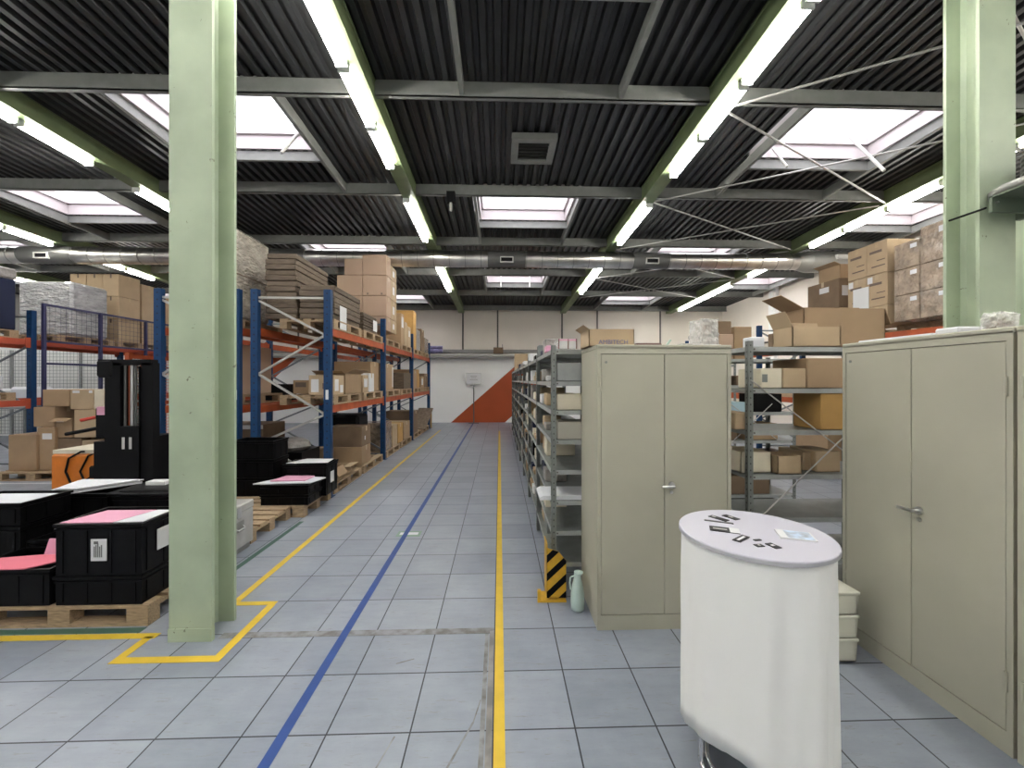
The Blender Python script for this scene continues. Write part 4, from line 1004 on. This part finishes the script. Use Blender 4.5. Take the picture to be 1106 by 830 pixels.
# second pallet behind with further crates
CX0 = -4.42
for k in range(2): crate(-4.36, 3.32-.02, .0+k*.275+.003, .27, 'black crate %s the crate with the white sheets' % ('lying lowest under', 'directly beneath')[k], group=GC)
crate(-4.36, 3.30, .556, .175, 'black crate filled with white sheets at the picture edge', group=GC)
m = MB().box(-4.33, -3.80, 3.33, 3.66, .70, .715); tag(m.build('white_sheet', M_foam), 'white sheets filling the black crate at the picture edge', 'sheet')
crate(-4.11, 3.74, .003, .34, 'black crate under the loose white foam sheets', group=GC); crate(-4.11, 3.74, .345, .34, 'black crate directly below the loose white foam sheets', group=GC)
for k in range(4):
    d = rnd.uniform(-.03, .03); m = MB().prism([(-3.98+d, 3.74), (-3.80+d, 3.74), (-3.50+d, 4.08), (-4.1+d, 4.1)], (0,0,.69+k*.011), (1,0,0), (0,1,0), (0,0,.009)); tag(m.build('foam_sheet', M_foam), 'white foam sheet, %s in the loose pile on the black crates' % ('lowest', 'second', 'third', 'topmost')[k], 'foam sheet', 'loose white foam sheets')
crate(-3.48, 3.74, .003, .33, 'black crate under the flat black lid behind the labelled crate', group=GC); crate(-3.48, 3.74, .335, .32, 'black crate directly below the flat black lid', group=GC)
m = MB(); m.cbox(-3.50, -2.87, 3.72, 4.16, .66, .69, .006); m.box(-3.44, -2.93, 3.78, 4.10, .69, .696); tag(m.build('crate_lid', M_black), 'flat black crate lid behind the labelled crate', 'lid')
m = MB().box(-3.38, -3.2, 3.98, 4.08, .697, .73); tag(m.build('grey_block', M_paper), 'small pale grey block on the flat black lid', 'block')
crate(-5.0, 3.30, .003, .54, 'tall black crate cut by the picture edge behind the front pallet', group=GC)
# beyond the column: metal case, pallets and crates
t = thing('metal_case', 'grey metal transport case with latch beside the green column', 'case', (-2.7, 4.0, 0))
MB().cbox(-2.85, -2.535, 3.72, 4.26, .055, .40, .008).build('case_body', M_case, t); MB().cbox(-2.855, -2.53, 3.715, 4.265, .40, .48, .01).build('lid', M_case, t); MB().box(-2.83, -2.56, 3.74, 4.24, 0, .055).build('base', M_ductm, t)
l = MB(); yy = 4.02; l.box(-2.532, -2.522, yy-.03, yy+.03, .36, .46); l.build('latch', M_metal, t)
h = MB(); h.path([(-2.53, yy-.06, .27), (-2.505, yy-.05, .25), (-2.505, yy+.05, .25), (-2.53, yy+.06, .27)], .007, 8); h.build('handle', M_metal, t); MB().box(-2.534, -2.527, yy-.075, yy+.075, .22, .32).build('handle_plate', M_ductm, t)
pallet(-3.78, 4.29, 0, 'empty wooden pallet between the metal case and the crates')
pallet(-3.62, 5.10, 0, 'wooden pallet under the black crates with pink sheets')
crate(-2.97, 5.11, .146, .13, 'lower flat black crate under the pink and white sheets', group=GC); crate(-2.97, 5.11, .277, .12, 'upper flat black crate under the pink and white sheets', group=GC)
m = MB().prism([(-3.06, 5.13), (-2.38, 5.17), (-2.30, 5.45), (-2.82, 5.53)], (0,0,.402), (1,0,0), (0,1,0), (0,0,.014)); tag(m.build('white_sheet', M_foam), 'white foam sheet under the pink sheet on the far crates', 'foam sheet')
m = MB().prism([(-2.90, 5.22), (-2.47, 5.24), (-2.46, 5.48), (-2.84, 5.50)], (0,0,.418), (1,0,0), (0,1,0), (0,0,.012)); tag(m.build('pink_sheet', M_pinkl), 'pink sheet topmost on the far black crates', 'sheet')
crate(-2.92, 5.52, .146, .42, 'black crate with side label and papers beside the first rack upright', lab=('side',), group=GC)
m = MB().prism([(-2.90, 5.60), (-2.35, 5.62), (-2.38, 5.90), (-2.77, 5.92)], (0,0,.568), (1,0,0), (0,1,0), (0,0,.006)); tag(m.build('white_sheet', M_paper), 'white papers on the crate beside the first rack upright', 'paper')
for k in range(3): crate(-3.62, 5.52, .146+k*.247, .245, 'black crate, %s of the tall stack right behind the metal case' % ('bottom', 'middle', 'top')[k] if False else 'black crate, %s of the tall stack behind the metal case' % ('bottom', 'middle', 'top')[k], group=GC)
m = MB()
for k, (x, y, rr) in enumerate(((-3.18, 5.62, .08), (-3.0, 5.95, .09))): pass
b1 = MB().lathe([(.0, 0), (.15, .0), (.20, .04), (.19, .11), (.12, .17), (.03, .19)], (-2.75, 6.33, .64), 12, smooth=False, sx=1.3, sy=.9)
# grey bags sit on the black bin
b1 = MB().lathe([(.02, 0), (.15, .0), (.19, .05), (.17, .12), (.10, .17), (.02, .18)], (-3.22, 6.45, .622), 14, smooth=False, sx=1.35, sy=1.2); o = b1.build('grey_bag', M_bag); tag(o, 'crumpled grey plastic bag on the black bin under the rack', 'bag'); rumple(o, .03, .1, 1)

# ------------------------------------------------------------------ pallet stacker
SX, SY = -4.92, 5.0
t = thing('pallet_stacker', 'orange electric pallet stacker with a black double mast', 'stacker', (SX, SY, 0))
x0, x1 = CX(113, SY), CX(165, SY); H = 1.93
for (a, b) in ((x0, x0+.19), (x1-.14, x1)):
    m = MB(); m.box(a, b, SY, SY+.10, .03, H-.02); m.build('outer_mast', M_blackm, t)
    c_ = MB(); c_.box((b if a == x0 else a-.012), (b+.012 if a == x0 else a), SY-.02, SY+.08, .05, H-.06); c_.build('inner_mast', M_black, t)
m = MB(); m.box(x0-.08, x1-.02, SY+.0, SY+.1, H-.05, H+.02); m.cbox(x0-.10, x0+.10, SY-.02, SY+.12, H-.20, H+.02, .03); m.build('top_crosshead', M_blackm, t)
m = MB(); m.box(x0+.19, x1-.14, SY-.03, SY+.06, .10, 1.15); m.box(x0+.19, x1-.14, SY-.06, SY-.03, .10, .5); m.build('fork_carriage', M_blackm, t)
MB().tube(((x0+x1)/2, SY+.05, 1.15), ((x0+x1)/2, SY+.05, H-.05), .025, 12).build('lift_cylinder', M_metal, t)
for x in ((x0+x1)/2-.06, (x0+x1)/2+.07): MB().tube((x, SY+.02, 1.1), (x, SY+.02, H-.05), .012, 8).build('chain', M_ductd, t)
for x in (x0+.23, x1-.25): MB().box(x, x+.03, SY-.034, SY-.03, .88, 1.02).build('sticker', M_pipe, t)
for x in (x0+.18, x1-.30): MB().box(x, x+.13, SY-.36, SY-.06, .08, .13).build('fork', M_blackm, t)
for x in (x0-.02, x1-.13): MB().box(x, x+.12, SY-.35, SY+.2, .03, .12).build('support_leg', M_blackm, t)
bx0, bx1 = CX(58, 5.4), CX(128, 5.4)
MB().cbox(bx0, bx1, 5.35, 6.1, .10, CZ(490, bx0, 5.4), .03).build('body_cover', M_stack_o, t)
MB().box(bx0+.02, bx1-.1, 5.37, 6.08, CZ(490, bx0, 5.4), CZ(486, bx0, 5.4)).build('battery_lid', M_cream, t)
MB().box(bx1-.02, x0+.12, 5.1, 5.9, .10, .95).build('mast_shroud', M_blackm, t)
m = MB(); m.box(x0-.16, x0+.03, 5.06, 5.25, 1.0, 1.36); m.build('control_head', M_blackm, t)
MB().box(x0-.14, x0-.02, 5.05, 5.10, 1.28, 1.38).build('red_hood', M_pinkl, t)
MB().tube((x0-.15, 5.1, 1.12), (x0-.50, 5.05, 1.05), .022, 8).build('tiller', M_blackm, t); MB().tube((x0-.18, 5.08, 1.25), (x0-.30, 5.02, 1.22), .02, 8).build('red_knob', M_red, t)
zc_ = CZ(490, bx0, 5.4)
cb = MB(); cb.path([(bx0+.45, 5.5, zc_+.02), (bx0+.40, 5.34, zc_+.03), (bx0+.27, 5.32, zc_-.05), (bx0+.22, 5.33, zc_-.22), (bx0+.28, 5.33, zc_-.36), (bx0+.42, 5.33, zc_-.40), (bx0+.58, 5.33, zc_-.33), (bx0+.62, 5.33, zc_-.2)], .012, 8)
cb.path([(bx0+.55, 5.5, zc_+.02), (bx0+.50, 5.33, zc_-.02), (bx0+.40, 5.33, zc_-.22), (bx0+.45, 5.33, zc_-.34), (bx0+.6, 5.33, zc_-.25)], .011, 8); cb.build('battery_cable', M_blackm, t)
MB().cbox(bx0+.56, bx0+.74, 5.26, 5.35, zc_-.30, zc_-.14, .02).build('plug', M_blackm, t)
for x in (bx0+.15, bx1-.2): MB().tube((x, 5.6, .08), (x+.07, 5.6, .08), .08, 16).build('wheel', M_black, t)

# orange mesh enclosure behind the stacker
t = thing('mesh_guard', 'orange wire mesh guard behind the stacker and column', 'mesh guard', (-5.3, 6.6, 0))
m = MB(); gxx = -5.6
for y in (6.3, 7.4, 8.5): MB().box(gxx-.03, gxx+.03, y-.03, y+.03, 0, 2.12).build('post', M_orange, t)
for z in (2.06, 1.33, .7, .06): MB().box(gxx-.02, gxx+.02, 6.33, 8.47, z-.03, z+.03).build('rail', M_orange, t)
for k in range(1, 44): m.tube((gxx, 6.3+k*.05, .06), (gxx, 6.3+k*.05, 2.06), .0035, 4)
for k in range(1, 40): m.tube((gxx, 6.33, .06+k*.05), (gxx, 8.47, .06+k*.05), .0035, 4)
m.build('wire_mesh', M_omesh, t)
# navy guard mesh before the far rack
t = thing('mesh_guard', 'dark blue guard mesh standing before the far rack', 'mesh guard', (-8.2, 8.8, 0)); gx_ = -8.70
ys_ = [8.02, 9.12, 10.25, 11.4]
for y in ys_: MB().box(gx_-.025, gx_+.025, y-.025, y+.025, 0, 3.17).build('post', M_gmesh, t)
for z in (3.15, 2.45, 2.02): MB().box(gx_-.015, gx_+.015, 8.02, 11.4, z-.02, z+.02).build('rail', M_gmesh, t)
m = MB()
for k in range(1, 34): m.tube((gx_, 8.02+k*.1, 2.45), (gx_, 8.02+k*.1, 3.15), .003, 4)
for k in range(1, 7): m.tube((gx_, 8.02, 2.45+k*.1), (gx_, 11.4, 2.45+k*.1), .003, 4)
m.build('wire_mesh', M_gmesh, t)
# loads on the far rack
GP = 'pallets on the far rack'
for k, y in enumerate((6.55, 8.4, 9.68, 11.1, 12.5)):
    pallet(-8.85, y, LV[1]+.002, 'wooden pallet on the upper beams of the far rack, %s from the camera' % ORD[k], math.pi/2, GP)
o = MB().cbox(-9.75, -8.92, 6.6, 7.78, TU, 3.55, .03).build('wrapped_pallet_load', M_navy); tag(o, 'dark blue wrapped load at the near end of the far rack top', 'wrapped load')
MB().cbox(-9.76, -8.91, 6.59, 7.79, 3.55, 3.75, .03).build('grey_cover', M_bag, o)
o = MB().cbox(-9.88, -8.80, 8.62, 9.42, TU, 3.74, .05).build('wrapped_pallet_load', M_wrapg); tag(o, 'pale grey film wrapped pallet load on the far rack', 'wrapped load'); rumple(o)
for r in range(3):
    for c_ in range(3):
        xa_ = -9.96+c_*.37; o = carton(xa_, xa_+.36, 9.72, 10.28, TU+r*.52, TU+r*.52+.517, 'tall tan carton in the %s row, %s column of the far rack block' % (('bottom', 'middle', 'top')[r], ('inner', 'centre', 'outer')[c_]), M_card2, lab=[('near', .45, .55, .82, 1, M_print)], group='tall tan cartons on the far rack')
carton(-9.6, -8.92, 10.4, 10.85, TU, 4.1, 'single tall tan carton next to the carton block on the far rack', M_card2, group=None)
carton(-9.9, -8.9, 11.1, 12.0, TU, 3.9, 'brown carton block on the far rack behind the guard mesh end', M_card, group=None)
# floor cartons across the hall
def gf(px0, px1, py0, py1, Y, dep, label, m=M_card, z=None, **kw):
    xa_, xb_ = CX(px0, Y), CX(px1, Y); return carton(xa_, xb_, Y, Y+dep, CZ(py1, xa_, Y) if z is None else z, CZ(py0, xa_, Y), label, m, **kw)
pallet(CX(-6, 7.1), 7.08, 0, 'wooden pallet under the brown cartons across the hall'); pallet(CX(-6, 7.1)+1.25, 7.2, 0, 'wooden pallet behind the stacker under brown cartons')
gf(9, 39, 470, 497, 7.2, .5, 'big brown carton on the pallet at the foot of the far rack', z=.146, lab=[('xmax', .3, .8, .55, .8)])
gf(40, 59, 462, 497, 7.25, .45, 'brown carton with tilted white label at the far rack foot', M_card, z=.146, lab=[('near', .3, .85, .72, .86)])
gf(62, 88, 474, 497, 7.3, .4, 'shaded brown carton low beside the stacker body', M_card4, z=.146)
gf(88.5, 108, 476, 497, 7.3, .4, 'pale brown carton low between other cartons and the stacker', M_card2, z=.146)
Yq = 7.3
gf(36, 59, 440, 461.5, Yq, .45, 'brown carton with two dark spots on the second tier across the hall', M_card)
gf(60, 78, 452, 473, Yq, .45, 'printed brown carton in the second tier across the hall', M_card, lab=[('near', .05, .5, .8, 1)], open_={'near': (-.4, .12)})
gf(80, 110, 443, 473, Yq, .45, 'wide tan carton in the second tier behind the stacker', M_card2)
gf(46, 75, 421, 439.5, Yq+.05, .45, 'brown carton on the third tier beside the guard post', M_card, tape=False)
gf(76, 101, 421, 442.5, Yq+.05, .45, 'tan carton with small white labels on the third tier', M_card2, lab=[('near', .1, .4, .82, .95), ('near', .8, .95, .82, .95)], tape=False)
gf(101.5, 112, 421, 442.5, Yq+.05, .45, 'narrow pale carton at the end of the third tier', M_cream, tape=False)
o = MB().cbox(-10.2, -9.3, 6.4, 7.5, .0, .55, .12).build('white_sack', M_foam); tag(o, 'soft white sack on the floor under the far rack', 'sack'); rumple(o, .12, .3, 3)
o = MB().cbox(-10.2, -9.3, 6.4, 7.5, .60, .84, .10).build('white_sack', M_foam); tag(o, 'flat white sack lying on the lower sack under the far rack', 'sack'); rumple(o, .08, .3, 3)
pallet(-8.85, 6.5, LV[0]+.002, 'wooden pallet on the lower beams at the near end of the far rack', math.pi/2)
o = MB().cbox(-9.7, -8.9, 6.6, 7.6, TL+.03, TL+.30, .08).build('white_sack', M_foam); tag(o, 'white sack on the lower beams of the far rack', 'sack'); rumple(o, .1, .3, 3)
# wire mesh wall far across the hall
t = thing('mesh_partition', 'light grey wire mesh partition before the white wall across the hall', 'mesh partition', (-13, 12.6, 0)); m = MB()
for x in (-16.6, -14.6, -12.6, -10.6): MB().box(x-.03, x+.03, 12.57, 12.63, 0, 2.6).build('post', M_mesh, t)
for k in range(60): m.tube((-16.6+k*.1, 12.6, .1), (-16.6+k*.1, 12.6, 2.6), .006, 4)
for k in range(25): m.tube((-16.6, 12.6, .1+k*.1), (-10.6, 12.6, .1+k*.1), .006, 4)
m.build('wire_mesh', M_mesh, t)
struct('wall_side', MB().box(-17, -10.3, 12.9, 13.0, 0, 2.75), M_wallw)
# a workbench with white goods before the mesh
t = thing('workbench', 'grey workbench with white packages in front of the mesh partition', 'workbench', (-12.5, 11.6, 0)); MB().box(-14.8, -10.8, 11.3, 12.2, .92, .97).build('table_top', M_shelfl, t)
for x in (-14.7, -12.8, -10.9): 
    for y in (11.36, 12.14): MB().box(x-.03, x+.03, y-.03, y+.03, 0, .92).build('leg', M_shelf, t)
for k, (x, w_, h_, m_, lb) in enumerate(((-14.2, .5, .5, M_paper, 'white packet at the outer end of the workbench'), (-13.3, .7, .55, M_foam, 'wide white foam block on the workbench'), (-12.3, .6, .5, M_paper, 'white packet in the middle of the workbench'), (-11.5, .5, .45, M_shelfl, 'grey box on the workbench near the rack'))):
    tag(MB().cbox(x, x+w_, 11.4, 11.9, .97, .97+h_, .06).build('packet', m_), lb, 'packet')

# ------------------------------------------------------------------ rack behind the shelving: tall cartons
GP = 'pallets on the rack behind the shelving'
for k, y in enumerate((5.72, 7.1, 8.33)):
    pallet(7.48, y, LV[1]+.002, 'wooden pallet on the upper beams behind the shelving, %s from the camera' % ORD[k], math.pi/2, GP) if k != 0 else pallet(7.48, y-.3, LV[1]+.002, 'wooden pallet under the film wrapped cartons behind the column', math.pi/2, GP)
# wrapped load: three tiers of cartons in film
yw0, yw1 = 5.42, 6.20; xw = 6.22
for k in range(2):
    for j in range(3):
        ya_ = yw0+k*.40; zz0 = TU+j*.40
        o = carton(xw, xw+.8, ya_, ya_+.39, zz0, zz0+.397+(.14 if (j == 2 and k == 0) else 0), 'film wrapped brown carton, %s tier, %s column beside the green column' % (('bottom', 'middle', 'top')[j], ('near', 'far')[k]), M_wrapc, tape=False, group='film wrapped cartons behind the column', lab=[('xmin', .1, .35, .72, .88)])
# printed cartons
for k in range(2):
    for j in range(3):
        ya_ = 6.30+k*.37; hj = (.30, .53, .53)[j]; zz0 = TU+(0, .30, .83)[j]
        carton(6.20, 6.90, ya_, ya_+.365, zz0, zz0+hj-.003, 'tan carton with dark print, %s tier, %s column behind the shelving' % (('bottom', 'middle', 'top')[j], ('near', 'far')[k]), M_card2, group='printed tan cartons behind the shelving',
               lab=[('xmin', .25, .85, .66, .74, M_print), ('xmin', .1, .5, .40, .43, M_print), ('xmin', .1, .75, .22, .26, M_print)]+([('xmin', .7, .95, .75, .95)] if j == 1 else []))
m = MB().box(6.193, 6.199, 6.62, 6.92, TU+.18, TU+.66); tag(m.build('delivery_note', M_paper), 'white delivery note hanging on the printed tan cartons', 'paper')
o = carton(6.18, 6.75, 7.2, 7.95, TU+.02, TU+.42, 'lower dark brown carton with white labels behind the shelving', M_card4, lab=[('near', .1, .7, .3, .7)])
o = carton(6.18, 6.75, 7.2, 7.95, TU+.42, TU+.95, 'upper dark brown carton with white labels behind the shelving', M_card4, lab=[('near', .1, .7, .4, .75), ('xmin', .3, .6, .6, .8)])
carton(6.25, 6.75, 7.25, 7.75, TU+.95, TU+1.22, 'open topped brown carton crowning the dark cartons', M_card, open_={'far': (1.0, .1), 'xmin': (.4, .12)})
# lower levels of that rack seen through the shelving
for k, (y, lv, h, m_, lb) in enumerate(((6.0, LV[0], .6, M_card, 'brown carton on the lower beams of the rack behind the shelving'), (7.2, LV[0], .5, M_card4, 'dark carton on the lower beams of the rack behind the shelving'), (8.4, LV[0], .55, M_card2, 'tan carton on the lower beams of the rack behind the shelving'), (6.2, 0, .9, M_card4, 'dark carton on the floor of the rack behind the shelving'), (7.6, 0, .8, M_card, 'brown carton on the floor of the rack behind the shelving'))):
    carton(6.3, 7.2, y, y+.9, lv, lv+h, lb, m_)

# ------------------------------------------------------------------ far wall things
ys = WB-.25; xs_ = CX(511.7, ys)
t = thing('sign_stand', 'small framed notice on a thin pole at the end of the aisle', 'sign', (xs_, ys, 0))
MB().tube((xs_, ys, 0), (xs_, ys, 1.5), .022, 8).build('pole', M_ductd, t); MB().box(xs_-.2, xs_+.2, ys-.15, ys+.1, 0, .015).build('base', M_ductd, t)
zb_ = CZ(415, xs_, ys); m = MB().box(xs_-.29, xs_+.29, ys-.04, ys-.02, zb_, zb_+.44); m.build('notice_board', M_paper, t); e = MB()
for (a, b, c_, d) in ((-.30, .30, 0, .02), (-.30, .30, .42, .44), (-.30, -.285, 0, .44), (.285, .30, 0, .44)): e.box(xs_+a, xs_+b, ys-.05, ys-.02, zb_+c_, zb_+d)
e.build('board_frame', M_pipe, t)
pl = MB(); 
for k, (w_, z_) in enumerate(((.26, .30), (.2, .24), (.3, .16))): pl.box(xs_-w_/2, xs_+w_/2, ys-.042, ys-.04, zb_+z_, zb_+z_+.02)
pl.build('print_line', M_tray, t)
def onpipe(px0, px1, py0, py1, label, m, name, cat):
    Y = WB-.42; x0, x1 = CX(px0, Y), CX(px1, Y); b = MB().box(x0, x1, Y, Y+.25, CZ(py1, x0, Y), CZ(py0, x0, Y)); return tag(b.build(name, m), label, cat)
Yp = WB-.36
x0, x1 = CX(464, Yp), CX(478, Yp); m = MB(); m.tube((x0, Yp, 2.755+.10), (x1, Yp, 2.755+.10), .09, 14); m.tube((x0, Yp, 2.755+.24), (x1, Yp, 2.755+.24), .06, 14); tag(m.build('film_roll', M_purple), 'purple film rolls lying on the wall pipe at the aisle end', 'roll')
x0, x1 = CX(533, Yp), CX(543.5, Yp); o = MB().box(x0, x1, Yp-.02, Yp+.14, 2.756, 3.0).build('brown_box', M_card4); tag(o, 'small brown box on the wall pipe above the orange band', 'box'); MB().box(x1-.04, x1-.02, Yp, Yp+.02, 3.0, 3.12).build('aerial', M_seam, o)

# ------------------------------------------------------------------ camera, sky and exposure
cam = bpy.data.cameras.new('camera'); co = bpy.data.objects.new('camera', cam); COL.objects.link(co)
co.location = (0, 0, EYE); co.rotation_euler = (math.pi/2, 0, -YAW)
cam.sensor_width = 36; cam.lens = F/1106*36; cam.shift_y = -4/1106; cam.clip_start = .05; cam.clip_end = 200
SC.camera = co
W = bpy.data.worlds.new('overcast_sky'); SC.world = W; W.use_nodes = True
bg = W.node_tree.nodes['Background']; bg.inputs[0].default_value = (.98, .97, 1, 1); bg.inputs[1].default_value = 1.35
SC.view_settings.view_transform = 'Standard'; SC.view_settings.look = 'None'; SC.view_settings.exposure = 2.1; SC.view_settings.gamma = 1.0
SC.view_settings.use_curve_mapping = False
SC.cycles.max_bounces = 7; SC.cycles.diffuse_bounces = 5; SC.cycles.transparent_max_bounces = 8; SC.cycles.caustics_reflective = False; SC.cycles.caustics_refractive = False
SC.cycles.use_denoising = True; SC.cycles.sample_clamp_indirect = 8
